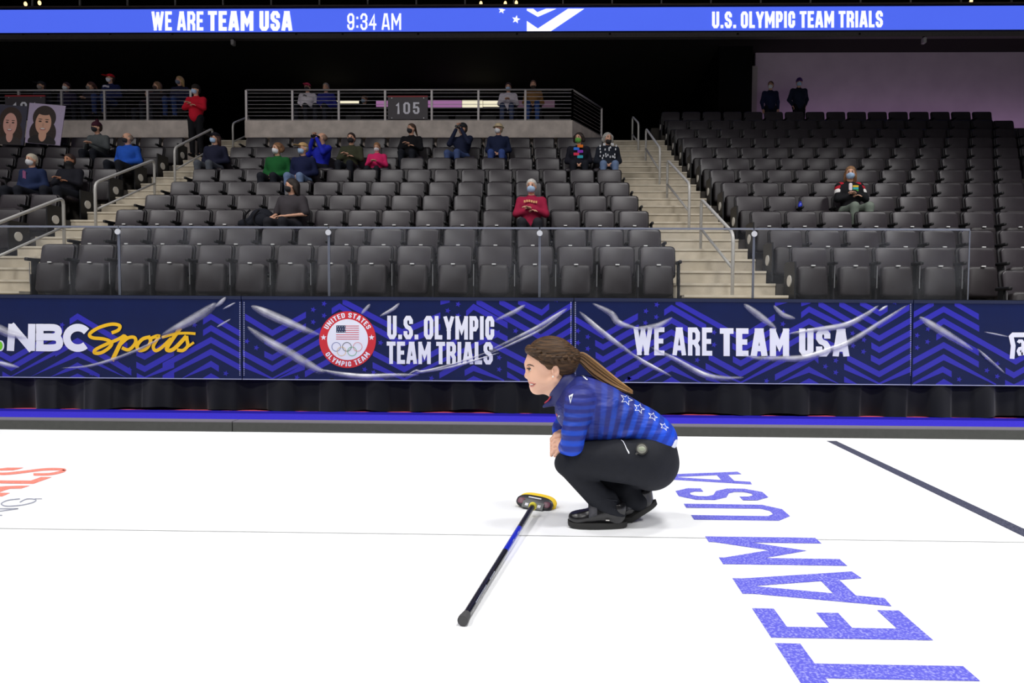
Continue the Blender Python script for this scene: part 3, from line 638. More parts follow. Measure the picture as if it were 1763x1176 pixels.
def place_seats():
    cand = []
    for r in range(0, 13):
        if 1 <= r <= 9:
            n = round((CXR(r)-CXL(r))/.55); p = (CXR(r)-CXL(r))/n
            for i in range(n): cand.append((r, 'centre', i, CXL(r)+p*(i+.5), i == n-1, p))
        if 1 <= r <= 9:
            for i in range(14): cand.append((r, 'left', i, LXR(r)-.1-.55*(i+.5), i == 0, .55))
        for i in range(24):
            x = RXL(r)+.03+.55*(i+.5)
            if r == 0 and x < 5.4: continue
            if r == 12 and proj((x, RY(r), RZ[r]))[0] > 1697: continue
            if r == 11 and proj((x, RY(r), RZ[r]))[0] > 1738: continue
            cand.append((r, 'right', i, x, i == 0, .55))
    for r, blk, i, x, end, p in cand:
        u, v = proj((x, RY(r), RZ[r]-.1))
        if -12 < u < 1778: ALLSEATS[(r, blk, i)] = [x, end, p, False]
place_seats()
def nearest_seat(r, x):
    c = [(abs(v[0]-x), k) for k, v in ALLSEATS.items() if k[0] == r]; d, k = min(c)
    return (k, ALLSEATS[k][0]) if d < .45 else (None, x)
def build_seats():
    for (r, blk, i), (x, end, p, occ) in ALLSEATS.items():
        row = 'front row' if r == 1 else ('lowest corner row' if r == 0 else ORD[r]+' row up'); stairs = 'right stairs' if blk == 'right' else 'left stairs'
        lab = f"black tip-up seat {'under a seated person' if occ else 'folded up empty'}, {row}, {ORD[i+1]} from {stairs}, {blk} block"
        e = tag(empty('arena_seat', (x, RY(r), tread(r)+.002)), lab, 'seat', 'black tip-up seats in the stand'); e.scale = (p/.55, 1, 1)
        parts = ['backrest', 'back_cushion', 'seat_pan_down' if occ else 'seat_pan', 'armrest', 'pedestal']
        if not occ and r <= 3: parts.append('number_plate')
        if r <= 1: parts.append('trim_rod')
        if i == 0 and blk == 'right' or (i == 0 and blk == 'left'): parts += ['end_panel', 'row_marker']
        if end and blk == 'centre': parts += ['armrest', 'pedestal']
        seen = set(); made = {}
        for k in parts:
            o = bpy.data.objects.new('seat_pan' if k == 'seat_pan_down' else k, SME[k]); COL.objects.link(o); o.parent = made.get({'number_plate': 'seat_pan', 'row_marker': 'end_panel', 'trim_rod': 'armrest'}.get(k), e)
            if k in seen: o.location = (.55, 0, 0)
            if k == 'end_panel' and blk == 'left': o.scale = (-1, 1, 1)
            seen.add(k); made[k] = o

# ------------------------------------------------------------------ handrails on the stairs
RAILM = mat('rail_aluminium', (196, 194, 190), .4, metal=.12)
def handrail(xf_, ya, yb, za, zb, lab):
    """near post at ya (foot za), far post at yb (foot zb); bent tube with a mid rail"""
    e = tag(empty('handrail', (xf_(ya), ya, za)), lab, 'handrail', 'metal handrails on the stairs'); o = e.location; h = .98
    A = Vector((0, 0, 0)); B = Vector((xf_(yb)-o.x, yb-ya, zb-za)); d = (B-A).normalized(); r = .12; up_ = Vector((0, 0, 1))
    c0 = A+up_*h; c1 = B+up_*h
    path = [A, A+up_*(h-r)] + [c0+(-up_*r)*(1-t)**2+d*r*t**2 for t in (.3, .5, .7)] + [c0+d*r, c1-d*r] + [c1-d*r*(1-t)**2-up_*r*t**2 for t in (.3, .5, .7)] + [B+up_*(h-r), B]
    MB().tube(path, .024, 10).build('rail_tube', RAILM, e, smooth=True)
    MB().tube([A+up_*.52, B+up_*.52], .02, 8).build('mid_rail', RAILM, e, smooth=True)
LA = lambda y: -7.86-(y-8.88)*.044
RA = lambda y: 2.25-(y-8.88)*.05
def zs(y):
    r = min(max(int(math.floor((y-8.16)/TD))+1, -1), 11); return tread(r)
for fx, nm in ((LA, 'left'), (RA, 'right')):
    for (ya, yb, w_) in ((8.72, 10.35, 'lowest'), (11.12, 12.9, 'second lowest'), (13.65, 15.3, 'third lowest'), (16.35, 17.3, 'topmost')):
        handrail(fx, ya, yb, zs(ya), zs(yb), f'{w_} bent metal handrail in the middle of the {nm} stairs')

# ------------------------------------------------------------------ raised balconies behind the blocks
YBAL = 16.3; zw = at(700, 207, YBAL).z; zr = at(700, 152.5, YBAL).z; zlow = at(700, 240, YBAL).z-.5; zf = zw-.01
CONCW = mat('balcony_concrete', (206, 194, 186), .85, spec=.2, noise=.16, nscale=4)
CONCL = mat('balcony_concrete_shaded', (178, 166, 158), .9, spec=.2, noise=.2, nscale=3)  # shade of the recess under the beam put into a darker concrete
RAILD = mat('balcony_rail', (176, 170, 170), .4, metal=.4)
def balcony(pts, name, lab, posts):
    """pts: front edge polyline (x, y)"""
    e = tag(empty(name, (pts[0][0], pts[0][1], 0)), lab, 'balcony', kind='structure'); o = Vector((pts[0][0], pts[0][1], 0))
    for (xa, ya), (xb, yb) in zip(pts[:-1], pts[1:]):
        d = Vector((xb-xa, yb-ya, 0)); n = Vector((-d.y, d.x, 0)).normalized()*.2
        zm = zw-.42
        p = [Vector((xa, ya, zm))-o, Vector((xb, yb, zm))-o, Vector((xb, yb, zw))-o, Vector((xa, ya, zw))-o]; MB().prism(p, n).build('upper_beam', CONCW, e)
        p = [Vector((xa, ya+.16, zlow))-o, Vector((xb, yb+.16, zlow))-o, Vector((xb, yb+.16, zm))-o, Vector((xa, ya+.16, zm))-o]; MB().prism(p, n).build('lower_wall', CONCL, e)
        k = max(1, round(d.length/1.15))
        rl = tag(MB().tube([Vector((xa, ya+.1, zr))-o, Vector((xb, yb+.1, zr))-o], .025, 8).build('top_rail', RAILD, e, smooth=True))
        for j in range(8):
            zz = zw+(zr-zw)*(j+.5)/8.3; MB().tube([Vector((xa, ya+.1, zz))-o, Vector((xb, yb+.1, zz))-o], .006, 5).build('cable', RAILD, e)
        for j in range(k+1):
            q = Vector((xa, ya, 0))+d*(j/k)-o; MB().box(q.x-.025, q.x+.025, q.y+.08, q.y+.12, zw, zr).build('post', RAILD, e)
    return e
cx0, cx1 = at(421, 180, YBAL).x, at(985.5, 180, YBAL).x; lx1 = at(325, 180, YBAL).x
cside = at(1036, 200, 17.75).x
balcony([(cx0, YBAL), (cx1, YBAL), (cside, 17.75)], 'balcony', 'concrete balcony with cable railing and the number 105 sign', 1)
balcony([(-18, YBAL), (lx1, YBAL)], 'balcony', 'concrete balcony with cable railing at the upper left', 1)
fl = struct(MB().box(cx0, cx1, YBAL+.25, 21, zf-.15, zf).build('floor_balcony', CONCD)); struct(MB().box(-18, lx1, YBAL+.25, 21, zf-.15, zf).build('floor_balcony_side', CONCD))
struct(MB().box(cx0-1.5, cx0-.02, 17.6, 27, 4, tread(12)-.55).build('floor_passage', CONCD))
struct(MB().box(RXL(12)-.2, 25, RY(12)+.11, 21, 4, tread(12)+.42).build('floor_concourse', CONCD))
SIGNM = mat('sign_grey', (66, 60, 66), .5); SIGNR = mat('sign_red', (150, 30, 40), .5)
def section_sign(px0, px1, py0, py1, txt, lab, tx0, tx1):
    a = at(px0, py1, YBAL-.02); b = at(px1, py0, YBAL-.02)
    e = tag(empty('section_sign', ((a.x+b.x)/2, YBAL, a.z)), lab, 'sign'); l = (b.x-a.x)/2; h = b.z-a.z
    MB().box(-l, l, -.03, 0, 0, h*.94).build('panel', SIGNM, e); MB().box(-l, l, -.032, 0, h*.94, h).build('top_strip', SIGNR, e)
    q, wd, cl = text_polys(txt, .15, .2)
    for L in by_letter(q, cl):
        mb = MB()
        for i, p in enumerate(L): mb.face([((-.32+.64*u/wd)*2*l*.92, -.034-.0004*i, h*(.22+.5*v)) for u, v in p])
        mb.build('numeral', mat('sign_white', (232, 230, 240), .5), e)
    for sx in (-1, 1):
        for sz in (.05, .9): MB().disc((sx*l*.8, -.034, h*sz), (0, 1, 0), .012, .008, 8).build('bolt', STEEL, e)
section_sign(668, 736.5, 165, 205.5, '105', 'grey sign with white number 105 on the balcony railing', 0, 0)
section_sign(10, 78, 164, 206, '104', 'grey section sign half hidden behind the portrait boards', 0, 0)

# ------------------------------------------------------------------ back of the hall, ribbon display and upper tier
YW = 20.2; wx0 = at(1300, 140, YW).x
wt = at(1500, 88, YW).z
LAV = mat('lavender_wall', (176, 162, 174), .8, spec=.2, noise=.05, nscale=2)
struct(MB().box(wx0, 26, YW, YW+.2, 4, wt+.3).build('wall_right', LAV))
area(10.5, YW-.9, tread(12)+.6, 9, .15, 20, (.85, .58, .95), tgt=(10.5, YW, tread(12)+1.3), spread=170)   # purple wash lamp along the foot of the wall
struct(MB().box(wx0-.22, wx0-.02, YW-.3, YW+.1, 4, at(1293, 120, YW).z).build('trim_1', mat('pale_column', (150, 142, 140), .8)))
struct(MB().box(-26, 26, 27, 27.2, 3, 12).build('wall_back', BLACK))
struct(MB().box(wx0-1.2, wx0-.23, YW-.5, 27, 4, wt+.3).build('wall_passage', BLACK))
YL = 19.07; l0 = at(881, 54.5, YL).z; l1 = at(881, 13.5, YL).z; lip = at(881, 66, YL).z
struct(MB().box(-26, 26, YL+.05, 27, lip+.02, lip+.3).build('ceiling', DARK))
led = tag(empty('ribbon_display', (0, YL, l0)), 'long blue ribbon display with white scrolling words across the arena', 'display')
MB().box(-26, 26, 0, .1, 0, l1-l0).build('screen', mat('led_blue', (78, 104, 236), .5, emit=.95), led)
MB().box(-26, 26, -.03, .1, -.05, -.002).build('lower_frame', mat('led_frame_dark', (14, 20, 60), .6), led); MB().box(-26, 26, -.03, .1, l1-l0+.002, l1-l0+.04).build('upper_frame', MATS['led_frame_dark'], led)
LEDW = mat('led_white', (250, 250, 255), .5, emit=1.1)
def led_text(txt, x0, y0, x1, y1, t, space=.24, gap=.08, dy=0):
    q, wd, cl = text_polys(txt, t, gap, space)
    for L in by_letter(q, cl):
        mb = MB()
        for i, p in enumerate(L): mb.face([Vector(at(x0+(x1-x0)*u/wd, y1+(y0-y1)*v+dy*u/wd, YL-.008-.0004*i))-led.location for u, v in p])
        mb.build('letter', LEDW, led)
led_text('WE ARE', 261, 19.5, 350, 52.5, .17); led_text('TEAM USA', 358, 19, 503, 53, .19, .22, dy=.0)
led_text('9:34 AM', 598, 23, 690.5, 51.5, .12, gap=.1); led_text('U.S. OLYMPIC TEAM TRIALS', 1226, 20, 1520, 48.5, .18, .22, .08, dy=-1.5)
for sx, sy, r in ((864, 17.5, 6.5), (888.5, 33.5, 7.5)):
    MB().face([Vector(at(x, max(y, 15), YL-.008))-led.location for x, y in star_pts(sx, sy, r, .42, .2)]).build('display_star', LEDW, led)
for poly in ([(907, 15), (907, 18), (926, 29), (958, 15), (940, 15), (925, 21), (918, 15)], [(907, 36), (907, 54), (948, 54), (1006, 15), (978, 15), (926, 49)]):
    MB().face([Vector(at(x, y, YL-.008))-led.location for x, y in poly]).build('display_chevron', LEDW, led)
lipo = struct(MB().box(-26, 26, YL-.05, YL+.12, lip, l0-.055).build('trim_2', mat('lip_grey', (92, 86, 84), .7, noise=.1)))
for px in (40, 83, 190, 297, 510, 590, 720, 890, 1050, 1270, 1480): MB().box(-.03, .03, -.01, 0, 0, .05).build('bracket', DARK, lipo).location = at(px, 60, YL-.052)
for px, lab in ((402, 'small pale camera hanging under the ribbon display, left'), (1590, 'small pale camera hanging under the ribbon display, right')):
    p = at(px, 69, YL-.03); e = tag(empty('security_camera', (p.x, p.y, lip)), lab, 'camera'); MB().box(-.02, .02, -.02, .02, -.06, 0).build('bracket', DARK, e); MB().rbox(-.045, .045, -.09, .05, -.2, -.05, .02).build('housing', mat('camera_grey', (176, 172, 170), .5), e)
# tier above the display
TAN = mat('suite_wall', (110, 92, 72), .8, noise=.3, nscale=1.5)
struct(MB().box(-26, 26, YL-.02, YL+1.2, l1+.05, l1+.10).build('trim_3', mat('ledge_brown', (84, 72, 70), .7)))
struct(MB().box(-26, 26, 22, 22.2, l1, l1+3).build('wall_suites', BLACK)); struct(MB().box(-26, 26, 19.4, 22, l1+1.2, l1+1.3).build('ceiling_suites', BLACK))
suite = tag(empty('suite_railing', (0, YL+.3, l1+.1)), 'dark railing of the suites above the ribbon display', 'railing')
for k in range(-13, 14): MB().box(k*1.42-.02, k*1.42+.02, -.02, .02, 0, .5).build('post', RAILD, suite)
for px0, px1 in ((262, 322), (330, 372), (480, 540), (780, 850), (1110, 1135), (1380, 1450)):
    a = at(px0, 10, 20.2); b = at(px1, 10, 20.2); tag(MB().box(0, b.x-a.x, 0, .15, 0, .55).build('suite_partition', TAN), f'tan partition above the ribbon display, {ORD[1+[262,330,480,780,1110,1380].index(px0)]} from left', 'partition').location = (a.x, 20.2, l1+.05)
for i, (px, py) in enumerate(((44, 7), (68, 5), (828, 6), (870, 6), (889, 5), (1672, 2))):
    o = tag(MB().ell((0, 0, 0), (.045, .045, .07), 10, 6).build('pendant_lamp', mat('warm_lamp', (255, 214, 150), .5, emit=2), smooth=True), f'small warm lamp above the ribbon display, {ORD[i+1]} from left', 'lamp', 'warm lamps above the display'); o.location = at(px, py, 19.7); MB().tube([(0, 0, .06), (0, 0, 1.2)], .008, 5).build('cord', DARK, o)
# lit counter and chairs deep inside the concourse
lc = tag(empty('lit_counter', (at(800, 190, 23).x, 23, zf)), 'glowing lavender and white counter front behind the balcony', 'counter')
def lp(px0, px1, py0, py1, m):
    a = at(px0, py1, 23); b = at(px1, py0, 23); MB().box(a.x-lc.location.x, b.x-lc.location.x, -.04, 0, a.z-zf, b.z-zf).build('light_panel', m, lc)
LAVL = mat('lavender_light', (190, 130, 186), .5, emit=.55); WHL = mat('white_light', (255, 246, 214), .5, emit=.85)
for q in ((648, 668, 174, 184, LAVL), (736, 795, 173, 185, LAVL), (832, 862, 174, 184, WHL), (796, 831, 173, 185, WHL), (880, 955, 173, 185, mat('dim_light', (110, 84, 100), .5, emit=.4)), (543, 580, 174, 181, WHL), (580, 618, 174, 178, WHL)): lp(*q)
MB().box(-6.5, 4, 0, .5, 0, .6).build('counter_body', BLACK, lc); struct(MB().box(-18, 17, 21.02, 26.9, zf-.2, zf).build('floor_hall_back', CONCD))
FC = mat('chair_black', (20, 20, 22), .6)
chs = [(604, 0), (757, 0), (795, 0), (840, 0), (950, 0), (690, 0)]
for i, (px, _) in enumerate(sorted(chs)):
    p = at(px, 190, 18.6); e = tag(empty('folding_chair', (p.x, 18.6, zf)), f'dark empty chair on the balcony, {ORD[i+1]} from the left', 'chair', 'dark chairs on the balcony')
    MB().rbox(-.23, .23, -.2, .22, .43, .47, .015).build('seat', FC, e); MB().rbox(-.22, .22, .2, .24, .62, .9, .06).build('backrest', FC, e)
    for sx in (-.21, .21):
        for sy in (-.18, .22): MB().tube([(sx, sy, 0), (sx, sy, .44 if sy < 0 else .75)], .012, 6).build('leg', FC, e)
# ------------------------------------------------------------------ people in the stand
SKIN = mat('skin', (214, 164, 138), .55, spec=.3, noise=.05, nscale=30)
SKIN2 = mat('skin_tan', (176, 122, 94), .55, spec=.3, noise=.05, nscale=30)
EYEM = mat('eye_dark', (36, 26, 22), .3)
def cloth(rgb, noise=.08): return mat('cloth_%d_%d_%d' % rgb, rgb, .85, spec=.2, noise=noise, nscale=14, bump=.25, bscale=45)
def hairm(rgb): return mat('hair_%d_%d_%d' % rgb, rgb, .55, spec=.4, noise=.3, nscale=40, bump=.5, bscale=60, bstretch=(6, 6, 1))
def hand_prims(pinch=0):                               # wrist at origin, fingers along +x, palm facing -z, thumb towards +y
    P = [ell((.045, 0, 0), (.05, .04, .016), k=.01), cone((-.02, 0, 0), (.02, 0, 0), .024, .026, k=.015)]
    for i, (y, L) in enumerate(((.030, .070), (.011, .080), (-.009, .074), (-.028, .056))):
        a = (.085, y, .002); b = (.085+L*.5, y*1.12, -.008); c = (.085+L*.86, y*1.18, -.034)
        P += [cone(a, b, .0095, .0088, k=.004), cone(b, c, .0088, .0072, k=.003)]
    P += [cone((.02, .03, -.002), (.055, .058, -.014), .013, .011, k=.008), cone((.055, .058, -.014), (.085, .060, -.028), .0105, .0085, k=.004)]
    return P
HV, HF = blob(hand_prims(), .0065); HV = HV*.92
def hand_at(wrist, dirv, side, palm=(0, 0, -1)):
    x = Vector(dirv).normalized(); z = -Vector(palm); z = (z-x*z.dot(x)).normalized(); y = z.cross(x)
    A = np.array(Matrix((x, y, z)).transposed()); v = HV.copy(); f = HF
    if side > 0: v[:, 1] *= -1; f = HF[:, ::-1]
    return v @ A.T+np.array(wrist), f
HEADP = [ell((0, .012, .018), (.076, .097, .092)), ell((0, -.020, -.040), (.060, .072, .080), k=.03), ell((0, -.052, -.085), (.030, .030, .026), k=.02),
         cone((0, -.092, -.005), (0, -.108, -.030), .008, .013, k=.012), cone((0, -.088, -.062), (0, -.088, -.060), .016, k=.012),
         ell((-.078, .012, -.018), (.010, .020, .032), k=.006), ell((.078, .012, -.018), (.010, .020, .032), k=.006),
         neg(ell((-.030, -.098, .004), (.016, .014, .010), k=.010)), neg(ell((.030, -.098, .004), (.016, .014, .010), k=.010))]
CACHE = {}
def head_part(kind):
    if kind in CACHE: return CACHE[kind]
    res = .011; cuts = (); sm = 2
    if kind == 'short': pr = [ell((0, .020, .030), (.084, .104, .094)), ell((0, .055, -.02), (.076, .06, .07))]; cuts = [((0, -.075, .055), (0, -.75, -.66))]
    elif kind == 'fringe': pr = [ell((0, .030, .008), (.085, .094, .080))]; cuts = [((0, -.03, .0), (0, -.9, -.4)), ((0, .02, .085), (0, -.35, 1))]
    elif kind == 'long': pr = [ell((0, .020, .030), (.086, .106, .096)), cone((-.055, .05, -.02), (-.075, .06, -.20), .05, .035, k=.03), cone((.055, .05, -.02), (.075, .06, -.20), .05, .035, k=.03), cone((0, .075, 0), (0, .09, -.22), .06, .05, k=.03)]; cuts = [((0, -.070, .052), (0, -.80, -.60))]
    elif kind == 'curly': pr = [ell((0, .03, .03), (.10, .11, .10))]+[ell((.09*math.sin(a)*s, .03+.09*math.cos(a)*.8, .02-.03*(i % 3)), (.045, .045, .05), k=.02) for i, a in enumerate((.5, 1.0, 1.6, 2.1)) for s in (-1, 1)]; cuts = [((0, -.07, .05), (0, -.85, -.53))]
    elif kind == 'tail': pr = [ell((0, .020, .030), (.083, .103, .093)), cone((0, .11, .02), (0, .17, -.12), .03, .018, k=.02)]; cuts = [((0, -.075, .055), (0, -.75, -.66))]
    elif kind == 'cap': pr = [ell((0, .014, .045), (.090, .108, .082)), ell((0, -.145, .040), (.068, .075, .008), k=.004)]; cuts = [((0, 0, .030), (0, 0, -1))]
    elif kind == 'beanie': pr = [ell((0, .014, .040), (.090, .109, .098)), ell((0, .014, .032), (.094, .113, .022), k=.006)]; cuts = [((0, 0, .018), (0, .25, -1))]
    elif kind == 'pom': pr = [ell((0, .014, .040), (.090, .109, .098)), ell((0, .014, .032), (.094, .113, .022), k=.006), ell((0, .02, .155), (.038, .038, .036), k=.004)]; cuts = [((0, 0, .018), (0, .25, -1))]
    elif kind == 'sunhat': pr = [ell((0, .014, .045), (.092, .110, .085)), ell((0, .0, .03), (.14, .15, .010), k=.01)]; cuts = [((0, 0, .022), (0, 0, -1))]
    elif kind == 'hood': pr = [ell((0, .04, .02), (.105, .115, .125)), cone((0, .05, -.05), (0, .04, -.14), .09, .11, k=.04)]; cuts = [((0, -.055, .0), (0, -1, .1))]
    elif kind == 'mask': pr = [ell((0, -.022, -.050), (.068, .084, .068)), cone((0, -.10, -.022), (0, -.098, -.04), .014, .014, k=.02)]; cuts = [((0, -.02, 0), (0, 1, 0)), ((0, 0, -.012), (0, .25, 1)), ((0, 0, -.118), (0, 0, -1))]; res = .009
    elif kind == 'gaiter': pr = [ell((0, -.015, -.060), (.072, .084, .070)), cone((0, .0, -.10), (0, .01, -.17), .07, .075, k=.03)]; cuts = [((0, 0, -.012), (0, .1, 1))]
    elif kind == 'beard': pr = [ell((0, -.030, -.075), (.064, .072, .062))]; cuts = [((0, -.02, 0), (0, 1, 0)), ((0, 0, -.045), (0, .35, 1))]; res = .009
    elif kind in ('eye-1', 'eye1'): q = -1 if '-' in kind else 1; pr = [ell((q*.030, -.088, .002), (.013, .008, .007))]; res = .0045; sm = 0
    elif kind in ('brow-1', 'brow1'): q = -1 if '-' in kind else 1; pr = [cone((q*.045, -.086, .022), (q*.016, -.094, .024), .004)]; res = .0035; sm = 0
    elif kind == 'glasses': pr = [cone((-.05, -.098, .0), (.05, -.098, .0), .005), ell((-.03, -.098, 0), (.024, .006, .017), k=.003), ell((.03, -.098, 0), (.024, .006, .017), k=.003)]; res = .005; sm = 0
    o = blob_obj('tmp', pr, res, None, cuts=cuts, smooth=sm); CACHE[kind] = o.data; bpy.data.objects.remove(o); return CACHE[kind]
def head_child(name, kind, m, parent, Mx):
    me = head_part(kind).copy(); me.name = name; me.materials.clear(); me.materials.append(m)
    o = bpy.data.objects.new(name, me); COL.objects.link(o); o.parent = parent; o.matrix_local = Mx; return o
def person(label, X, Y, z, pose='sit', yaw=0, top=(40, 42, 50), legs=(30, 32, 40), skin=None, hair=('short', (60, 44, 34)), mask=None, hat=None, arms='lap', hy=0, hp=0, sc=1.0, lean=0, extra=None, sleeve='long', brows=True):
    skin = skin or SKIN
    e = tag(empty('person', (X, Y, z), math.radians(yaw)), label, 'person'); sc *= .97; e.scale = (sc, sc, sc)
    if pose == 'sit':
        pel = Vector((0, -.02, .54)); sh = .985; kn = [(-.12, -.46, .55), (.12, -.46, .55)]; an = [(-.13, -.44, .10), (.13, -.44, .10)]
    else:
        pel = Vector((0, 0, .93)); sh = 1.40; kn = [(-.09, -.02, .50), (.10, -.01, .50)]; an = [(-.10, .02, .09), (.11, .02, .09)]
    ly = -math.sin(math.radians(lean)); ch = pel+Vector((0, .03+ly*.28, .28)); shc = Vector((0, .04+ly*.48, sh-.02*(lean > 15))); nk = shc+Vector((0, -.0+ly*.04, .055)); hd = nk+Vector((0, -.03+ly*.06, .150))
    S = [Vector((s*.175, shc.y, shc.z-.02)) for s in (-1, 1)]; hx = lambda s, a: Vector((s*a[0], a[1]+shc.y, shc.z+a[2]))
    AR = {'lap': [((.245, .0, -.27), (.055, -.25, -.38))]*2, 'crossed': [((.235, -.10, -.25), (.03, -.20, -.22)), ((.235, -.10, -.25), (.0, -.24, -.18))],
          'binoc': [((.24, -.20, -.16), (.05, -.21, .17))]*2, 'phone': [((.235, -.06, -.25), (.05, -.30, -.20))]*2, 'down': [((.235, .02, -.28), (.22, -.06, -.52))]*2,
          'pocket': [((.25, .05, -.26), (.17, -.06, -.46))]*2, 'chin': [((.235, -.12, -.25), (.0, -.20, -.03)), ((.24, -.05, -.26), (.0, -.25, -.30))],
          'sidearm': [((.26, -.02, -.25), (.22, -.24, -.33)), ((.26, -.05, -.26), (-.02, -.27, -.32))]}[arms]
    EL = [hx(s, AR[i][0]) for i, s in enumerate((-1, 1))]; HD = [hx(s, AR[i][1]) for i, s in enumerate((-1, 1))]
    Mh = Matrix.Translation(hd) @ Matrix.Rotation(math.radians(hy), 4, 'Z') @ Matrix.Rotation(math.radians(hp), 4, 'X')
    body = [xf(p, Mh) for p in HEADP]+[cone(nk+Vector((0, .0, -.03)), hd+Vector((0, .01, -.06)), .052, .050, k=.02), cone(pel, ch, .11, .12), cone(ch, shc+Vector((0, 0, -.08)), .12, .09, k=.05), cone(S[0], S[1], .05, k=.05)]
    ex = []
    for i, s in enumerate((-1, 1)):
        body += [cone(S[i], EL[i], .040, .034), cone(EL[i], HD[i], .034, .024), cone(pel+Vector((s*.09, 0, -.02)), kn[i], .07, .05, k=.03), cone(kn[i], an[i], .048, .035), cone(an[i], Vector(an[i])+Vector((0, -.13, -.05)), .03, .025)]
        d = (HD[i]-EL[i]).normalized(); ex.append(hand_at(HD[i], d, s, (0, 0, -1) if arms != 'binoc' else (-s, -.3, 0)))
    bod = blob_obj('body', body, .0165, skin, e, extra=ex)
    m = cloth(top); jk = [cone(pel+Vector((0, .0, .02)), ch, .150, .158, k=.05), cone(ch, shc+Vector((0, .0, -.09)), .158, .125, k=.06), cone(S[0]+Vector((0, 0, -.01)), S[1]+Vector((0, 0, -.01)), .066, k=.06), cone(ch+Vector((-.07, 0, .04)), ch+Vector((.07, 0, .04)), .135, k=.05), cone(nk+Vector((0, .015, -.05)), nk+Vector((0, .01, -.012)), .072, .066, k=.03)]
    for i, s in enumerate((-1, 1)):
        if sleeve == 'long': jk += [cone(S[i], EL[i], .066, .056, k=.03), cone(EL[i], EL[i]+(HD[i]-EL[i])*.93, .056, .040, k=.03)]
        else: jk += [cone(S[i], S[i]+(EL[i]-S[i])*.85, .075, .072, k=.03)]
    blob_obj('jacket' if sleeve == 'long' else 'shirt', jk, .019, m, e)
    tr_ = [cone(pel+Vector((-.07, .02, .0)), pel+Vector((.07, .02, .0)), .118, k=.05)]
    for i, s in enumerate((-1, 1)): tr_ += [cone(pel+Vector((s*.09, -.02, -.02)), kn[i], .092, .072, k=.04), cone(kn[i], Vector(an[i])+Vector((0, 0, .02)), .070, .056, k=.03)]
    blob_obj('trousers', tr_, .02, cloth(legs), e)
    for i in (0, 1):
        a = Vector(an[i]); blob_obj('shoe', [cone(a+Vector((0, .03, -.045)), a+Vector((0, -.15, -.055)), .042, .036, k=.02), cone(a+Vector((0, .01, -.02)), a+Vector((0, -.03, -.02)), .048, k=.02)], .016, cloth((28, 28, 30)), e, cuts=[(a+Vector((0, 0, -.09)), (0, 0, -1))])
    if hair: head_child('hair', hair[0], hairm(hair[1]), e, Mh)
    if hat: head_child('hat', hat[0], cloth(hat[1]), e, Mh)
    if mask: head_child('face_mask', mask[0], mat('mask_%d_%d_%d' % mask[1], mask[1], .8), e, Mh)
    for q in (-1, 1):
        head_child('eye', 'eye%d' % q, EYEM, bod, Mh)
        if brows: head_child('eyebrow', 'brow%d' % q, hairm((50, 38, 30)), bod, Mh)
    if extra: extra(e, dict(Mh=Mh, ch=ch, shc=shc, S=S, EL=EL, HD=HD, pel=pel, nk=nk, hd=hd))
    return e
def seated(label, px, r, **kw):
    X = at(px, 250, RY(r)-.2).x; k, xs_ = nearest_seat(r, X)
    if k: ALLSEATS[k][3] = True
    if k and abs(xs_-X) > .12: X = X+(xs_-X)*.55
    return person(label, X, RY(r)-.26, tread(r)+.004, 'sit', **kw)
SURG = ('mask', (178, 205, 236)); BLK = ('mask', (34, 34, 40)); WHT = ('mask', (228, 228, 232))
def chest_mark(rgb, w=.11, h=.035, dz=.10):            # small faded print on a chest, no readable letters
    def f(e, J):
        c = J['ch']+Vector((0, -.163, dz)); mb = MB()
        for i in range(6): mb.box(c.x-w+i*2*w/6, c.x-w+(i+.75)*2*w/6, c.y-.012, c.y-.004, c.z-h/2+.01*math.sin(i), c.z+h/2+.01*math.sin(i))
        mb.build('chest_print', cloth(rgb), e)
    return f
def binoculars(e, J):
    c = (J['HD'][0]+J['HD'][1])/2+Vector((0, .02, .03)); mb = MB()
    for s in (-1, 1): mb.tube([c+Vector((s*.035, .07, 0)), c+Vector((s*.035, -.07, 0))], [.022, .032], 10)
    mb.box(c.x-.03, c.x+.03, c.y-.02, c.y+.02, c.z-.01, c.z+.015); mb.build('binoculars', mat('binocular_black', (22, 22, 24), .4), e, auto=40)
def scarf_rainbow(e, J):
    cols = [(230, 120, 40), (60, 120, 220), (150, 60, 190), (220, 60, 90), (60, 170, 190)]
    for i, c in enumerate(cols):
        p = J['ch']+Vector(((-.05 if i % 2 else .03), -.165, .16-.055*i)); MB().rbox(p.x-.06, p.x+.06, p.y-.02, p.y+.005, p.z-.03, p.z+.03, .012).build('scarf_band', cloth(c), e)
def varsity(e, J):
    for s in (-1, 1):
        p = J['S'][0 if s < 0 else 1]; q = J['EL'][0 if s < 0 else 1]
        blob_obj('red_shoulder', [cone(p+Vector((-s*.03, 0, .005)), p+(q-p)*.22, .074, .073)], .016, cloth((176, 30, 46)), e)
        blob_obj('white_band', [cone(p+(q-p)*.42, p+(q-p)*.5, .069, .068)], .016, cloth((236, 232, 230)), e)
    c = J['ch']; MB().rbox(c.x-.085, c.x-.03, c.y-.168, c.y-.13, c.z+.04, c.z+.17, .02).build('white_collar', cloth((236, 228, 230)), e)
    for i, col in enumerate(((236, 200, 60), (60, 180, 190), (90, 170, 80))): MB().box(c.x-.02, c.x+.07, c.y-.165, c.y-.15, c.z+.10-.035*i, c.z+.13-.035*i).build('shirt_stripe', cloth(col), e)
def plaid(e, J):
    c = J['ch']; rn = random.Random(5)
    for i in range(26):
        x = rn.uniform(-.17, .17); z_ = rn.uniform(-.10, .22); yy = -math.sqrt(max(.03, 1-(x/.24)**2))*.172
        MB().box(c.x+x-.012, c.x+x+.012, c.y+yy-.006, c.y+yy+.01, c.z+z_-.02, c.z+z_+.02).build('white_patch', cloth((206, 208, 214)), e)
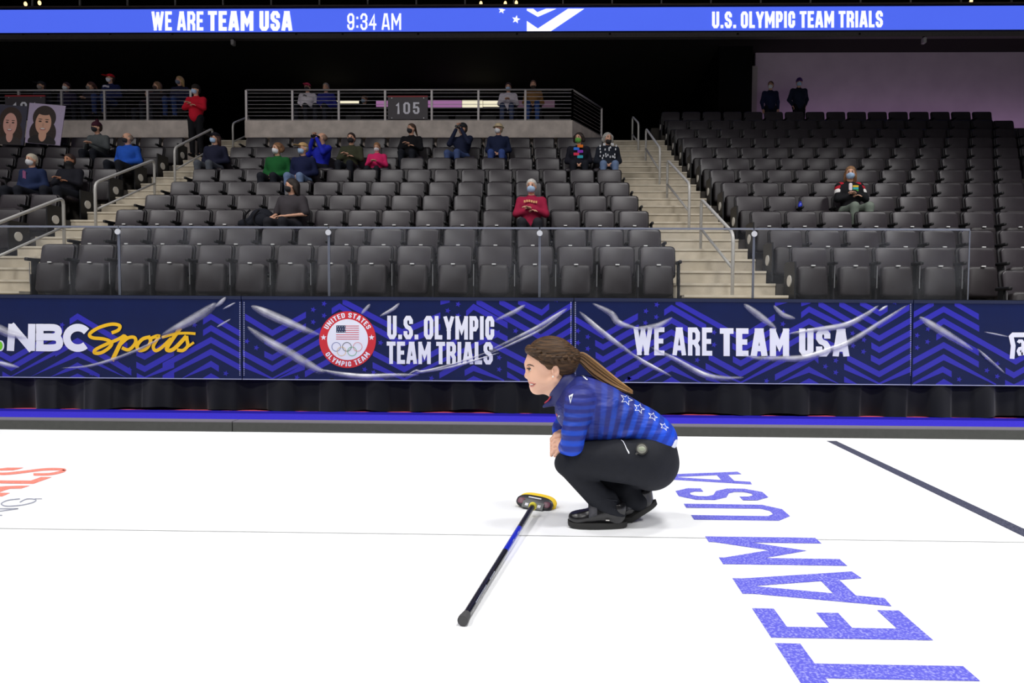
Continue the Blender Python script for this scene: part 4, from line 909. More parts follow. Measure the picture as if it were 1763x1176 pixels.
seated('elderly person in a maroon hoodie with light blue mask and crossed arms', 915.5, 3, top=(150, 30, 62), legs=(40, 40, 46), hair=('short', (206, 202, 196)), mask=SURG, arms='crossed', hy=-6, extra=chest_mark((220, 170, 120)))
seated('person in a dark grey T-shirt with black mask looking left beside a backpack', 503, 3, top=(62, 58, 62), legs=(36, 36, 42), hair=('long', (44, 36, 32)), mask=BLK, arms='sidearm', hy=-48, sleeve='short', yaw=-8, extra=None)
seated('person in a tan cap and navy jacket with light blue mask and jeans', 523, 6, top=(26, 32, 66), legs=(110, 130, 165), hair=('fringe', (180, 170, 160)), hat=('cap', (196, 160, 112)), mask=SURG, arms='lap', hy=-32)
seated('curly-haired person in a green jacket beside the tan cap', 479, 6, top=(28, 92, 46), hair=('curly', (128, 92, 62)), mask=WHT, arms='lap', hy=-30)
seated('person in a bright blue jacket raising binoculars behind the tan cap', 543, 7, top=(34, 44, 178), hair=('fringe', (150, 120, 100)), arms='binoc', hy=-32, yaw=-30, extra=binoculars)
seated('person in an olive camouflage jacket with black mask', 599, 7, top=(60, 62, 46), hair=('short', (54, 40, 34)), mask=BLK, arms='crossed', hy=0)
seated('child in a pink top with white mask beside the olive jacket', 650, 7, top=(214, 44, 104), hair=('tail', (150, 108, 72)), mask=WHT, arms='phone', sc=.84, hp=14)
seated('person in black with black mask, hand near the chin, top right of sign', 709, 8, top=(22, 22, 26), hair=('tail', (78, 56, 40)), mask=BLK, arms='crossed', hy=-38)
seated('person in navy and dark beanie looking through binoculars', 786, 8, top=(30, 36, 60), legs=(70, 86, 130), hat=('beanie', (40, 42, 46)), arms='binoc', hy=-30, yaw=-20, extra=binoculars)
seated('person in a beige bucket hat, white mask, navy jacket and jeans', 869, 8, top=(30, 38, 66), legs=(60, 80, 140), hair=('short', (190, 176, 150)), hat=('sunhat', (196, 178, 144)), mask=WHT, arms='lap', hy=-30)
seated('person with green mask and rainbow striped scarf', 1003, 7, top=(30, 30, 40), hair=('curly', (52, 40, 36)), mask=('mask', (110, 180, 80)), arms='lap', hy=-22, extra=scarf_rainbow)
seated('grey-haired bearded person in a black and white patterned jacket', 1056, 7, top=(34, 38, 48), legs=(110, 130, 165), hair=('curly', (170, 166, 160)), mask=('beard', (40, 36, 36)), arms='lap', hy=16, extra=plaid)
seated('person in a red, white and black jacket sitting alone in the right block', 1455, 4, top=(26, 26, 30), legs=(118, 128, 118), hair=('long', (150, 112, 78)), mask=SURG, arms='crossed', hy=-22, extra=varsity)
seated('white-haired person with white mask and navy jacket in the left block', 57, 5, top=(34, 46, 80), hair=('short', (206, 196, 176)), mask=WHT, arms='lap', hy=-6, extra=scarf_rainbow if 0 else chest_mark((150, 90, 130), .03, .14, .06))
seated('person in a black puffy coat with face buried in the collar', 122, 5, top=(28, 28, 36), hair=('short', (58, 40, 32)), mask=('gaiter', (20, 20, 24)), arms='crossed', hy=-4, skin=SKIN2)
seated('bald person in a bright blue jacket with black mask by the left stairs', 222, 7, top=(38, 88, 190), hair=('fringe', (150, 130, 116)), mask=BLK, arms='lap', hy=-34)
seated('person in a striped pom-pom hat and grey hoodie leaning forward', 190, 8, top=(84, 88, 90), hat=('pom', (66, 30, 44)), mask=BLK, arms='phone', hy=-24, lean=18)
seated('person in a dark cap and navy hoodie with light blue mask by the stairs', 372, 7, top=(34, 36, 56), hair=('long', (70, 46, 36)), hat=('cap', (30, 28, 36)), mask=SURG, arms='lap', hy=-28, legs=(84, 88, 96))
# standing people
ys = 15.3; p = at(338, 268, ys)
person('person in a bright red jacket standing with crossed arms above the left stairs', p.x, ys, zs(ys)+.22+.10, 'stand', top=(196, 26, 48), legs=(24, 24, 28), hair=('short', (40, 34, 30)), hat=('beanie', (44, 38, 36)), mask=SURG, arms='crossed', hy=-22, sc=1.0)
zc = tread(12)+.424
person('person in dark navy clothes standing left before the lavender wall', at(1326, 200, 19.2).x, 19.2, zc, 'stand', top=(28, 34, 62), legs=(22, 24, 34), hair=('short', (90, 62, 50)), mask=WHT, arms='down', hy=-30, sc=.99)
person('person in a purple beanie and black vest standing right before the lavender wall', at(1375, 200, 19.2).x, 19.2, zc, 'stand', top=(30, 36, 54), legs=(20, 20, 26), hat=('beanie', (74, 46, 110)), mask=SURG, arms='pocket', hy=-18, sc=1.04)
# people on the balconies sit on chairs behind the railing
YS = 17.3
def bal(label, px, dz=0, Y=YS, **kw):
    pos = kw.pop('pose', 'sit'); x = at(px, 170, Y).x
    if pos == 'sit':
        c = tag(empty('folding_chair', (x, Y+.05, zf)), 'dark chair under the '+label.split(' on the ')[0][:46], 'chair', 'dark chairs on the balcony')
        MB().rbox(-.23, .23, -.24, .2, .40, .43, .015).build('seat', FC, c); MB().rbox(-.22, .22, .22, .26, .62, .9, .06).build('backrest', FC, c)
        for sx in (-.21, .21):
            for sy in (-.2, .24): MB().tube([(sx, sy, 0), (sx, sy, .41 if sy < 0 else .75)], .012, 6).build('leg', FC, c)
    return person(label, x, Y, zf+.004+dz, pos, **kw)
bal('person in a pink cap and white hoodie on the balcony', 529, top=(222, 214, 222), hat=('cap', (206, 62, 96)), mask=BLK, arms='lap', extra=chest_mark((90, 84, 92), .05))
bal('grey-haired person in a blue jacket on the balcony', 561, top=(40, 44, 130), hair=('short', (150, 140, 130)), mask=None, arms='lap')
bal('person in a white hoodie with light blue mask on the balcony', 875, top=(222, 212, 222), hair=('short', (70, 48, 42)), mask=SURG, arms='phone', hp=8, legs=(60, 70, 100))
bal('person in a tan brown jacket and jeans on the balcony', 918, .06, top=(128, 92, 52), legs=(50, 74, 130), hair=('short', (96, 64, 48)), mask=('beard', (60, 44, 38)), arms='lap')
bal('person in dark clothes with light blue mask standing behind the balcony', 627, Y=19.6, pose='stand', top=(18, 18, 20), legs=(16, 16, 18), hair=('short', (110, 74, 54)), mask=SURG, arms='down', hy=-30, sc=1.02)
bal('person in a red cap and navy shirt on the left balcony', 190, .24, top=(34, 40, 84), legs=(46, 60, 104), hat=('cap', (190, 24, 34)), mask=('mask', (214, 214, 230)), arms='lap', hy=-30, extra=chest_mark((214, 208, 222), .09, .05))
bal('person with grey cap and pale mask on the left balcony', 71, .05, top=(26, 26, 32), hat=('cap', (50, 50, 52)), mask=('mask', (150, 140, 136)), arms='lap', hy=-20)
bal('person in a dark top with white mask on the left balcony', 114, .03, top=(40, 34, 60), hair=('short', (70, 44, 40)), mask=WHT, arms='lap', hy=-8)
bal('dark-haired person facing left with hands raised on the left balcony', 156, .04, top=(38, 32, 40), hair=('tail', (92, 58, 46)), mask=('mask', (130, 124, 122)), arms='phone', hy=-55)
bal('person in a maroon scarf on the left balcony', 256, .04, Y=17.9, top=(64, 30, 42), hair=('short', (104, 62, 48)), arms='lap', hy=-30)
bal('long-haired blond person in dark clothes on the left balcony', 270, .04, top=(32, 26, 32), hair=('long', (132, 98, 70)), arms='lap', hy=-40, mask=('mask', (80, 60, 56)))
bal('blond person in blue jeans leaning on the left balcony', 309, .18, top=(30, 32, 60), legs=(44, 62, 110), hair=('long', (176, 144, 98)), mask=('mask', (110, 118, 140)), arms='lap', hy=-30)

# backpack on the seat beside the grey T-shirt
BAGM = cloth((28, 30, 38)); k, bx = nearest_seat(3, at(444, 370, RY(3)-.25).x)
if k: ALLSEATS[k][3] = True
e = tag(empty('backpack', (at(444, 370, RY(3)-.25).x, RY(3)-.28, tread(3)+.47)), 'black slumped backpack on the seat beside the dark grey T-shirt', 'bag')
blob_obj('bag_body', [ell((.06, .05, .17), (.20, .14, .17)), ell((-.14, 0, .08), (.16, .13, .09), k=.06), ell((.10, -.09, .13), (.13, .07, .11), k=.04)], .018, BAGM, e)
for sx in (0, .14): MB().tube(smooth_curve([(sx-.05, -.12, .29), (sx-.12, -.16, .18), (sx-.10, -.155, .06), (sx+.02, -.13, .0)], 4), .014, 6).build('strap', cloth((20, 20, 24)), e, smooth=True)
# small blue bottle-cap like object on the armrest in the right block
k_, bx_ = nearest_seat(4, at(1393, 357, RY(4)-.1).x+.27); e = tag(empty('water_bottle', (bx_-.275, RY(4)-.1, tread(4)+.622)), 'small bright blue bottle top on the seats left of the lone person', 'bottle')
MB().tube([(0, 0, 0), (0, 0, .05), (0, 0, .065)], [.034, .034, .022], 14).build('bottle_body', mat('bottle_blue', (40, 60, 200), .3), e, auto=40); MB().disc((0, 0, .075), (0, 0, 1), .022, .03, 12).build('bottle_cap', mat('bottle_cap', (50, 50, 180), .4), e)

# ------------------------------------------------------------------ portrait boards
def portrait(px, pw, py0, py1, lab, bgc, hairc, skinc, topc, off, tilt, hairw):
    Y = RY(9)-.36; a = at(px, py1, Y); s = 1130/Y; h = (py1-py0)/s; wd = pw/s
    e = tag(empty('portrait_board', (a.x, Y, a.z)), lab, 'poster'); e.rotation_euler = (math.radians(-4), math.radians(tilt), 0)
    hw2 = wd/2
    MB().prism([(-hw2, 0, 0), (hw2, 0, 0), (hw2*1.06, 0, h), (-hw2*1.0, 0, h)], (0, .012, 0)).build('board', mat('board_%d' % bgc[0], bgc, .5, noise=.04), e)
    def ov(cx, cz, rx, rz, m, o, name, z0=0, z1=1):
        pts = [(cx*wd+rx*wd*math.cos(t), -o, min(max(cz*h+rz*h*math.sin(t), .004), h-.004)) for t in [2*math.pi*k/32 for k in range(32)]]
        pts = [(min(max(x, -hw2*.99), hw2*.99), y, z) for x, y, z in pts]; MB().face(pts).build(name, m, e)
    HM, SK = mat('print_hair_%d' % hairc[0], hairc, .5, noise=.2, nscale=30), mat('print_skin_%d' % skinc[0], skinc, .5)
    ov(off, .66, hairw, .30, HM, .001, 'printed_hair'); ov(off, .28, hairw*1.15, .36, HM, .0014, 'printed_hair')
    ov(off, .05, .40, .18, mat('print_top_%d' % topc[0], topc, .5), .002, 'printed_clothes'); ov(off, .22, .11, .16, SK, .0022, 'printed_neck')
    ov(off-.01, .52, .225, .285, SK, .003, 'printed_face'); ov(off-.01, .80, .19, .08, HM, .0035, 'printed_fringe') if hairw < .34 else None
    for s2 in (-1, 1):
        ov(off-.01+s2*.095, .56, .045, .018, mat('print_eye', (48, 34, 30), .5), .004, 'printed_eye'); ov(off-.01+s2*.095, .615, .06, .010, HM, .004, 'printed_brow')
    ov(off-.012, .475, .03, .05, mat('print_nose_%d' % skinc[0], tuple(int(c*.92) for c in skinc), .5), .004, 'printed_nose')
    ov(off-.012, .375, .085, .032, mat('print_lips', (176, 84, 84), .5), .004, 'printed_lips'); ov(off-.012, .382, .068, .018, mat('print_teeth', (236, 230, 226), .5), .005, 'printed_teeth')
portrait(73, 62, 178, 248, 'portrait board of a long-haired smiling face on a lavender background', (186, 170, 200), (52, 38, 34), (226, 172, 146), (34, 28, 30), -.03, 5, .33)
portrait(14, 54, 180, 249, 'portrait board of a smiling face on dark background, cut by the left edge', (62, 60, 78), (62, 46, 40), (224, 168, 154), (60, 52, 52), .02, 3, .36)
# ------------------------------------------------------------------ the crouching curler
YC = 2.925; PM = F/YC                                   # body mid plane and pixels per metre there
def P(px, py, d=0): return np.array(at(px, py, YC+d/PM))
def rad(v): return v/PM
ROT = lambda deg: np.array(Matrix.Rotation(math.radians(deg), 3, 'Y'))   # positive: +x end dips in the picture
def E(px, py, d, rx, rz, ry, ang=0, k=6): return ell(P(px, py, d), (rad(rx), rad(ry), rad(rz)), ROT(ang), k=rad(k))
def C(a, b, ra, rb=None, k=6): return cone(P(*a), P(*b), rad(ra), rad(rb if rb is not None else ra), k=rad(k))
HSK = bpy.data.materials.new('fair_skin'); HSK.use_nodes = True
b = HSK.node_tree.nodes['Principled BSDF']; b.inputs['Base Color'].default_value = lin((232, 184, 158)); b.inputs['Roughness'].default_value = .5; b.inputs['Subsurface Weight'].default_value = .05
b.inputs['Subsurface Radius'].default_value = (.012, .005, .003); b.inputs['Subsurface Scale'].default_value = 1.0; b.inputs['Specular IOR Level'].default_value = .35
curler = tag(empty('person', tuple(ground(1030, 912))), 'crouching person in blue striped jacket and black trousers with long ponytail', 'person')
root = Vector(curler.location)
def adopt(o, par=None):
    o.parent = par or curler
    if not par: o.matrix_parent_inverse = Matrix.Translation(-root)
    return o
# --- body: head, neck, limbs in one surface
face = [E(947, 618, 0, 39, 35, 29, 8), E(931, 640, 0, 25.5, 33, 24, -6, 14), C((923, 668.5, 0), (923, 668.5, 0), 9.5, k=8), C((926, 664, -9), (953, 655, -22), 9, 9, k=12), C((926, 664, 9), (953, 655, 22), 9, 9, k=12),
        C((911.8, 631, 0), (908.2, 643.5, 0), 2.8, 3.2, k=4), C((907.8, 646.6, 0), (907.2, 647.2, 0), 4.5, k=3), C((913, 649, -4.2), (913, 649, -4.2), 3.2, k=3), C((913, 649, 4.2), (913, 649, 4.2), 3.2, k=3),
        E(915.8, 657.0, 0, 5.0, 4.0, 10, 0, 3), E(917.4, 665.0, 0, 4.6, 3.4, 9, 0, 3), C((921, 627, -13), (911, 626.5, 0), 5, 4, k=9), C((921, 627, 13), (911, 626.5, 0), 5, 4, k=9),
        C((927, 667, 0), (952, 667, 0), 10.5, 13, 6), E(926, 652, -13, 12, 11, 10, 0, 12), E(926, 652, 13, 12, 11, 10, 0, 12),
        neg(E(909.5, 635.5, -12.5, 6.0, 4.4, 7, 0, 5)), neg(E(909.5, 635.5, 12.5, 6.0, 4.4, 7, 0, 5)), neg(C((909, 661.2, -7), (909, 661.2, 7), 1.5, k=2)),
        E(956.5, 638, -28.5, 6.4, 11.2, 3.4, -10, 3), E(956.5, 638, 28.5, 6.4, 11.2, 3.4, -10, 3), neg(E(955.0, 636.5, -32.6, 4.0, 7.2, 3.0, -10, 1.5)), E(951.6, 639, -30.5, 1.8, 3.2, 2.2, 0, 1.5),
        C((958, 660, 0), (982, 690, 0), 23, 25, k=8)]
inner = [C((990, 690, 0), (1100, 745, 0), 30, 28, 12), C((988, 697, -44), (988, 697, 44), 14, k=12), C((997, 697, -48), (986, 764, -58), 15, 12), C((986, 764, -58), (967, 766, -22), 12, 9), C((990, 697, 48), (968, 738, 56), 15, 12), C((968, 738, 56), (961, 757, 16), 12, 9),
         C((1115, 790, -18), (1115, 790, 18), 36, k=14), C((1110, 790, -26), (978, 793, -34), 34, 15), C((978, 793, -34), (1042, 868, -20), 14, 12), C((1042, 868, -20), (1056, 895, -20), 10, 9), C((1110, 790, 26), (985, 810, 30), 34, 15), C((985, 810, 30), (1088, 862, 14), 14, 11), C((1088, 862, 14), (1100, 872, 12), 10)]
hands = []
# near hand lies over the far one, knuckles forward, fingers wrapping down and away
hands += [E(966, 761, -15, 8.5, 14, 7, 12, 4), C((976, 768, -30), (966, 763, -17), 9, 9, 5), E(957, 758, 6, 7, 13, 8, 10, 4), C((966, 748, 14), (960, 752, 8), 9, 9, 5)]
for i in range(4):                                     # four fingers of the near hand over the far one
    y = 749.5+7.9*i; L_ = (1.0, 1.1, 1.02, .8)[i]
    hands += [C((964-1.2*i, y, -19), (956.5-.6*i, y+1.2, -17), 4.0, 3.7, .8), C((956.5-.6*i, y+1.2, -17), (952.5-.2*i, y+3.5+2*L_, -8), 3.6, 3.3, .5), C((952.5-.2*i, y+3.5+2*L_, -8), (951.4, y+5+3.5*L_, 1), 3.2, 2.7, .5)]
    hands += [C((955, y+3, 12), (949.8, y+6, 7), 3.6, 3.3, .5), C((949.8, y+6, 7), (949.3, y+11, -1), 3.2, 2.7, .5)]      # far hand's fingers behind
hands += [C((968, 773, -22), (960, 780, -19), 5, 4.4, 2), C((960, 780, -19), (955.5, 784.5, -14), 4.0, 3.2, .6)]   # thumb
def fine(prims, res, n):
    V, Fq = blob(prims, res)
    for _ in range(n):
        A = np.zeros_like(V); c = np.zeros(len(V))
        for k in range(4):
            a, b_ = Fq[:, k], Fq[:, (k+1) % 4]; np.add.at(A, a, V[b_]); np.add.at(c, a, 1); np.add.at(A, b_, V[a]); np.add.at(c, b_, 1)
        V = V*.5+.5*A/np.maximum(c, 1)[:, None]
    return V, Fq
body = adopt(blob_obj('body', inner, .0055, HSK, smooth=2, extra=[fine(face, .0017, 2), fine(hands, .0017, 2)]))
# --- face details
def SUB(o): o.parent = body; return o
LIP = mat('lips', (208, 132, 120), .45); TEETH = mat('teeth', (238, 232, 224), .3)
FT = BVHTree.FromPolygons([v.co for v in body.data.vertices], [tuple(p.vertices) for p in body.data.polygons])
def on_face(pts, lift):
    out_ = []
    for x, y in pts:
        d_ = ray(x, y).normalized(); h_, n_, _, _ = FT.ray_cast(CAM, d_)
        if h_ is not None and abs(h_.y-YC) < .12: out_.append(h_+n_*lift)
    return out_
mir = lambda v: Vector((v.x, 2*YC-v.y, v.z))
def across(name, pts, radii, m, lift):                  # a band across the mouth, the same on both sides of the face
    q = on_face(pts, rad(lift)); r_ = [rad(v) for v in radii][:len(q)]
    SUB(MB().tube([mir(v) for v in q[::-1]]+q, r_[::-1]+r_, 8).build(name, m, smooth=True))
def both(name, pts, radii, m, lift):
    q = on_face(pts, rad(lift)); r_ = [rad(v) for v in radii][:len(q)]
    SUB(MB().tube(q, r_, 8).build(name, m, smooth=True)); SUB(MB().tube([mir(v) for v in q], r_, 8).build(name, m, smooth=True))
across('upper_lip', [(911.6, 659.0), (913.5, 658.8), (916.5, 659.4), (919.5, 660.3), (922, 660.6)], [1.3, 1.3, 1.1, .8, .4], LIP, .1)
across('lower_lip', [(914.4, 665.0), (916, 665.0), (918, 664.3), (920, 663.0), (922, 661.2)], [1.6, 1.6, 1.3, .9, .4], LIP, .1)
across('mouth_line', [(913.4, 661.8), (916, 662.0), (919, 661.8), (922.6, 660.7)], [.9, 1.0, .8, .4], mat('mouth_dark', (130, 70, 64), .5), .1)
across('teeth', [(914.2, 661.3), (916.5, 661.5), (918.6, 661.5)], [.8, .9, .5], TEETH, .7)
both('eyebrow', [(907.6, 629.2), (909.8, 628.2), (913, 628.1), (916.5, 629.3), (919.5, 631)], [.8, 1.2, 1.2, .9, .4], mat('brow_brown', (84, 60, 47), .6), .1)
for s in (-1, 1):
    ey_ = SUB(blob_obj('eyeball', [E(914.6, 635.8, s*12.3, 4.0, 3.6, 4.4)], .0016, mat('eye_white', (230, 226, 222), .2), smooth=1))
    SUB(blob_obj('iris', [E(911.2, 635.6, s*13.6, 1.6, 2.6, 3.2)], .0010, mat('iris_brown', (52, 34, 26), .15), smooth=1))
    SUB(blob_obj('eyelid', [C((909.8, 633.6, s*11), (915.6, 633.4, s*16.6), 1.9, 1.8, 1), C((915.6, 633.4, s*16.6), (919.8, 635.8, s*19), 1.8, 1.2, 1), C((910.8, 639.0, s*11), (916, 639.2, s*16.4), 1.7, 1.6, 1), C((916, 639.2, s*16.4), (919.8, 636.6, s*19), 1.6, 1.1, 1)], .0013, HSK, smooth=1))
    SUB(blob_obj('eyelash', [C((907.6, 634.4, s*12.5), (913.0, 634.6, s*18.2), .95, .95, .5), C((913.0, 634.6, s*18.2), (918.6, 636.8, s*20.4), .95, .6, .5)], .0009, mat('lash_black', (32, 24, 22), .5), smooth=0))
SUB(MB().ell(P(952, 648.5, -32.5), (.0045, .0035, .0045), 12, 8).build('earring', mat('pearl', (238, 232, 226), .15), smooth=True))
# --- hair
HB = bpy.data.materials.new('brown_hair'); HB.use_nodes = True; nt = HB.node_tree; b = nt.nodes['Principled BSDF']; b.inputs['Roughness'].default_value = .5; b.inputs['Specular IOR Level'].default_value = .22
tcn = nt.nodes.new('ShaderNodeTexCoord'); mp = nt.nodes.new('ShaderNodeMapping'); mp.inputs['Rotation'].default_value = (0, math.radians(12), 0); mp.inputs['Scale'].default_value = (14, 60, 190)
nz = nt.nodes.new('ShaderNodeTexNoise'); nz.inputs['Scale'].default_value = 1; nz.inputs['Detail'].default_value = 4; cr = nt.nodes.new('ShaderNodeValToRGB')
cr.color_ramp.elements[0].position = .3; cr.color_ramp.elements[0].color = lin((34, 25, 20)); cr.color_ramp.elements[1].position = .75; cr.color_ramp.elements[1].color = lin((98, 72, 48))
bp = nt.nodes.new('ShaderNodeBump'); bp.inputs['Strength'].default_value = .9; bp.inputs['Distance'].default_value = .006
for a_, b_ in ((tcn.outputs['Object'], mp.inputs[0]), (mp.outputs[0], nz.inputs['Vector']), (nz.outputs[0], cr.inputs[0]), (cr.outputs[0], b.inputs['Base Color']), (nz.outputs[0], bp.inputs['Height']), (bp.outputs[0], b.inputs['Normal'])): nt.links.new(a_, b_)
def ray_plane(p0, p1):                                  # plane through two picture points, parallel to the depth axis; normal points down/left in the picture
    a, b_ = Vector(P(*p0)), Vector(P(*p1)); t = (b_-a).normalized(); n = Vector((0, 1, 0)).cross(t); return a, n
pa, na = ray_plane((900, 604), (952, 634)); na = na if na.z < 0 else -na
top = adopt(blob_obj('hair', [E(949.5, 614.5, 0, 43.5, 36.5, 33, 8), C((975, 618, 0), (990, 615, 0), 26, 12, 14)], .0042, HB, cuts=[(pa, na)], smooth=2))
pb, nb = ray_plane((951, 610), (963, 646)); nb = nb if nb.x < 0 else -nb
pc, nc_ = ray_plane((955, 650), (992, 640)); nc_ = nc_ if nc_.z < 0 else -nc_
adopt(blob_obj('hair_back', [E(968, 622, 0, 26, 27, 32.5), C((972, 630, 0), (990, 616, 0), 20, 11, 10)], .0042, HB, cuts=[(pb, nb), (pc, nc_)], smooth=2))
bpts = smooth_curve([(909, 603, -10), (914, 604.5, -20), (922, 607.5, -26.5), (934, 613, -30.5), (944, 617, -32.5), (955, 618.5, -33), (968, 618, -32), (981, 616.5, -25), (992, 614.5, -12)], 5)
br = []
for i, p in enumerate(bpts[::2]):
    t = i/(len(bpts[::2])-1); w_ = 7.4*(1-.3*t)*(.65 if i < 2 else 1)
    br += [E(p.x, p.y+(2.8 if i % 2 else -2.8), p.z-2, w_, w_*.55, w_*.55, 40 if i % 2 else -18, 1.2)]
br += [E(911, 601.5, -3, 7.5, 8.5, 19, 15, 3)]
adopt(blob_obj('braid', br, .0026, HB, smooth=1))
# loose wisps in front of the ear
adopt(blob_obj('sideburn', [E(938, 622, -27.5, 15, 7, 4, 32, 4), E(947, 629, -28.5, 7, 8, 3, 20, 4)], .0026, HB, smooth=2))
HG = bpy.data.materials.new('blond_ponytail'); HG.use_nodes = True; nt = HG.node_tree; b = nt.nodes['Principled BSDF']; b.inputs['Roughness'].default_value = .4; b.inputs['Specular IOR Level'].default_value = .5
at_ = nt.nodes.new('ShaderNodeAttribute'); at_.attribute_name = 'tone'; cr = nt.nodes.new('ShaderNodeValToRGB'); cr.color_ramp.elements[0].color = lin((64, 46, 34)); cr.color_ramp.elements[1].color = lin((178, 138, 84))
el = cr.color_ramp.elements.new(.5); el.color = lin((116, 84, 50)); nt.links.new(at_.outputs['Fac'], cr.inputs[0]); nt.links.new(cr.outputs[0], b.inputs['Base Color'])
mb = MB(); tones = []; rn = random.Random(11)
for i in range(230):
    u = rn.uniform(-1, 1); v = rn.uniform(-1, 1); ln = rn.uniform(.72, 1.0)
    ctl = [(992, 614+u*4, v*5), (1004, 619+u*12, v*11), (1022, 634+u*15, -2+v*13), (1050, 654+u*12, -4+v*12), (1072, 667+u*7, -4+v*11), (1090, 676+u*3.5, -3+v*10)]
    ctl = ctl[:4]+[tuple(np.array(ctl[3])+(np.array(c)-np.array(ctl[3]))*ln) for c in ctl[4:]]
    pts = [P(p.x, p.y, p.z) for p in smooth_curve(ctl, 4)]; n = len(pts); r0 = rad(rn.uniform(.6, 1.3))
    n0 = len(mb.v); mb.tube(pts, [r0*(.55+.45*math.sin(math.pi*min(1, .15+.8*j/n)))*(1 if j < n-3 else (n-j)/4) for j in range(n)], 5)
    base = rn.uniform(-.22, .22)
    tones += [min(max(.10+.72*(j/n)**.8+base+(.12*-u), 0), 1) for j in range(n) for _ in range(5)]
pt = mb.build('ponytail', HG, smooth=True); a_ = pt.data.attributes.new('tone', 'FLOAT', 'POINT'); a_.data.foreach_set('value', tones[:len(pt.data.vertices)]); adopt(pt)
adopt(MB().tube([P(991.5, 609, 0), P(994, 612, -6), P(993.5, 619, -7), P(992, 621, 0)], rad(2.2), 8).build('hair_tie', mat('hair_tie', (26, 22, 24), .6), smooth=True))
# --- jacket, stripes follow the torso and the sleeves
JM = bpy.data.materials.new('striped_jacket'); JM.use_nodes = True; nt = JM.node_tree; b = nt.nodes['Principled BSDF']; b.inputs['Roughness'].default_value = .55; b.inputs['Specular IOR Level'].default_value = .35
def attr(n): x = nt.nodes.new('ShaderNodeAttribute'); x.attribute_name = n; return x.outputs['Fac']
def mth(op, a, b_=None, c=None):
    x = nt.nodes.new('ShaderNodeMath'); x.operation = op
    for i, v in enumerate((a, b_, c)):
        if v is None: continue
        if isinstance(v, (int, float)): x.inputs[i].default_value = v
        else: nt.links.new(v, x.inputs[i])
    return x.outputs[0]
tcn = nt.nodes.new('ShaderNodeTexCoord'); nz = nt.nodes.new('ShaderNodeTexNoise'); nz.inputs['Scale'].default_value = 900; nt.links.new(tcn.outputs['Object'], nz.inputs['Vector'])
u_, g_ = attr('u'), attr('g')
sfac = nt.nodes.new('ShaderNodeMapRange'); sfac.interpolation_type = 'SMOOTHSTEP'; sfac.inputs[1].default_value = -.6; sfac.inputs[2].default_value = .7
nt.links.new(mth('ADD', mth('SINE', mth('MULTIPLY', u_, 2*math.pi)), mth('MULTIPLY', mth('SUBTRACT', nz.outputs[0], .5), 1.2)), sfac.inputs[0])
def ramp(stops):
    r = nt.nodes.new('ShaderNodeValToRGB'); e_ = r.color_ramp.elements; e_[0].position = stops[0][0]; e_[0].color = lin(stops[0][1]); e_[1].position = stops[-1][0]; e_[1].color = lin(stops[-1][1])
    for q, c in stops[1:-1]: x = e_.new(q); x.color = lin(c)
    nt.links.new(g_, r.inputs[0]); return r.outputs[0]
ca = ramp([(0, (26, 32, 92)), (.3, (38, 44, 120)), (.6, (32, 40, 118)), (.85, (20, 48, 150)), (1, (16, 62, 190))]); cb = ramp([(0, (28, 36, 100)), (.25, (42, 52, 138)), (.5, (30, 66, 168)), (.75, (20, 72, 194)), (1, (14, 76, 216))])
mx = nt.nodes.new('ShaderNodeMix'); mx.data_type = 'RGBA'; nt.links.new(sfac.outputs[0], mx.inputs[0]); nt.links.new(ca, mx.inputs[6]); nt.links.new(cb, mx.inputs[7]); nt.links.new(mx.outputs[2], b.inputs['Base Color'])
nw = nt.nodes.new('ShaderNodeTexNoise'); nw.inputs['Scale'].default_value = 16; nw.inputs['Detail'].default_value = 2; mp = nt.nodes.new('ShaderNodeMapping'); mp.inputs['Rotation'].default_value = (0, math.radians(-35), 0); mp.inputs['Scale'].default_value = (.35, 1, 1.6)
bp = nt.nodes.new('ShaderNodeBump'); bp.inputs['Strength'].default_value = .6; bp.inputs['Distance'].default_value = .03
nt.links.new(tcn.outputs['Object'], mp.inputs[0]); nt.links.new(mp.outputs[0], nw.inputs['Vector']); nt.links.new(nw.outputs[0], bp.inputs['Height']); nt.links.new(bp.outputs[0], b.inputs['Normal'])
torso = [E(1032, 705, 0, 66, 49, 55, 27, 8), E(1108, 737, 0, 62, 36, 47, 33, 24), E(996, 690, 0, 36, 40, 60, 0, 24), E(1135, 750, 0, 30, 25, 44, 40, 12), E(978, 712, 0, 20, 32, 40, -20, 14), E(1045, 734, 0, 46, 30, 46, 8, 12), E(1010, 738, 0, 30, 26, 42, 0, 12), C((1086, 706, -43), (1040, 744, -46), 5, 3.5, 9), C((1116, 736, -38), (1072, 750, -44), 4.5, 3, 8), C((1062, 690, -48), (1036, 716, -52), 4, 3, 9)]
sl_n = [C((999, 690, -50), (988, 744, -62), 23.5, 20, 9), C((988, 744, -62), (985, 765, -60), 20, 18.5, 4), C((985, 765, -60), (977, 770, -38), 18, 15.5, 5)]
sl_f = [C((992, 697, 48), (968, 738, 58), 22, 18, 10), C((968, 738, 58), (963, 752, 26), 17, 13, 5)]
coll = [C((985, 684, 0), (968, 664, 0), 34, 29, 6), C((955, 690, -8), (936, 700, -10), 9, 2.5, 5), C((955, 690, 8), (936, 700, 10), 9, 2.5, 5)]
pn, nn_ = ray_plane((944, 679), (975, 638)); nn_ = nn_ if nn_.x < 0 else -nn_
sA, sB = P(985, 672), P(1155, 760); sv = (sB-sA); sL = np.linalg.norm(sv); sv /= sL
def near_sleeve(V):
    dt = np.min([dist(p, V[:, 0], V[:, 1], V[:, 2]) for p in torso], 0); ds = np.min([dist(p, V[:, 0], V[:, 1], V[:, 2]) for p in sl_n+sl_f], 0); return ds < dt-.004
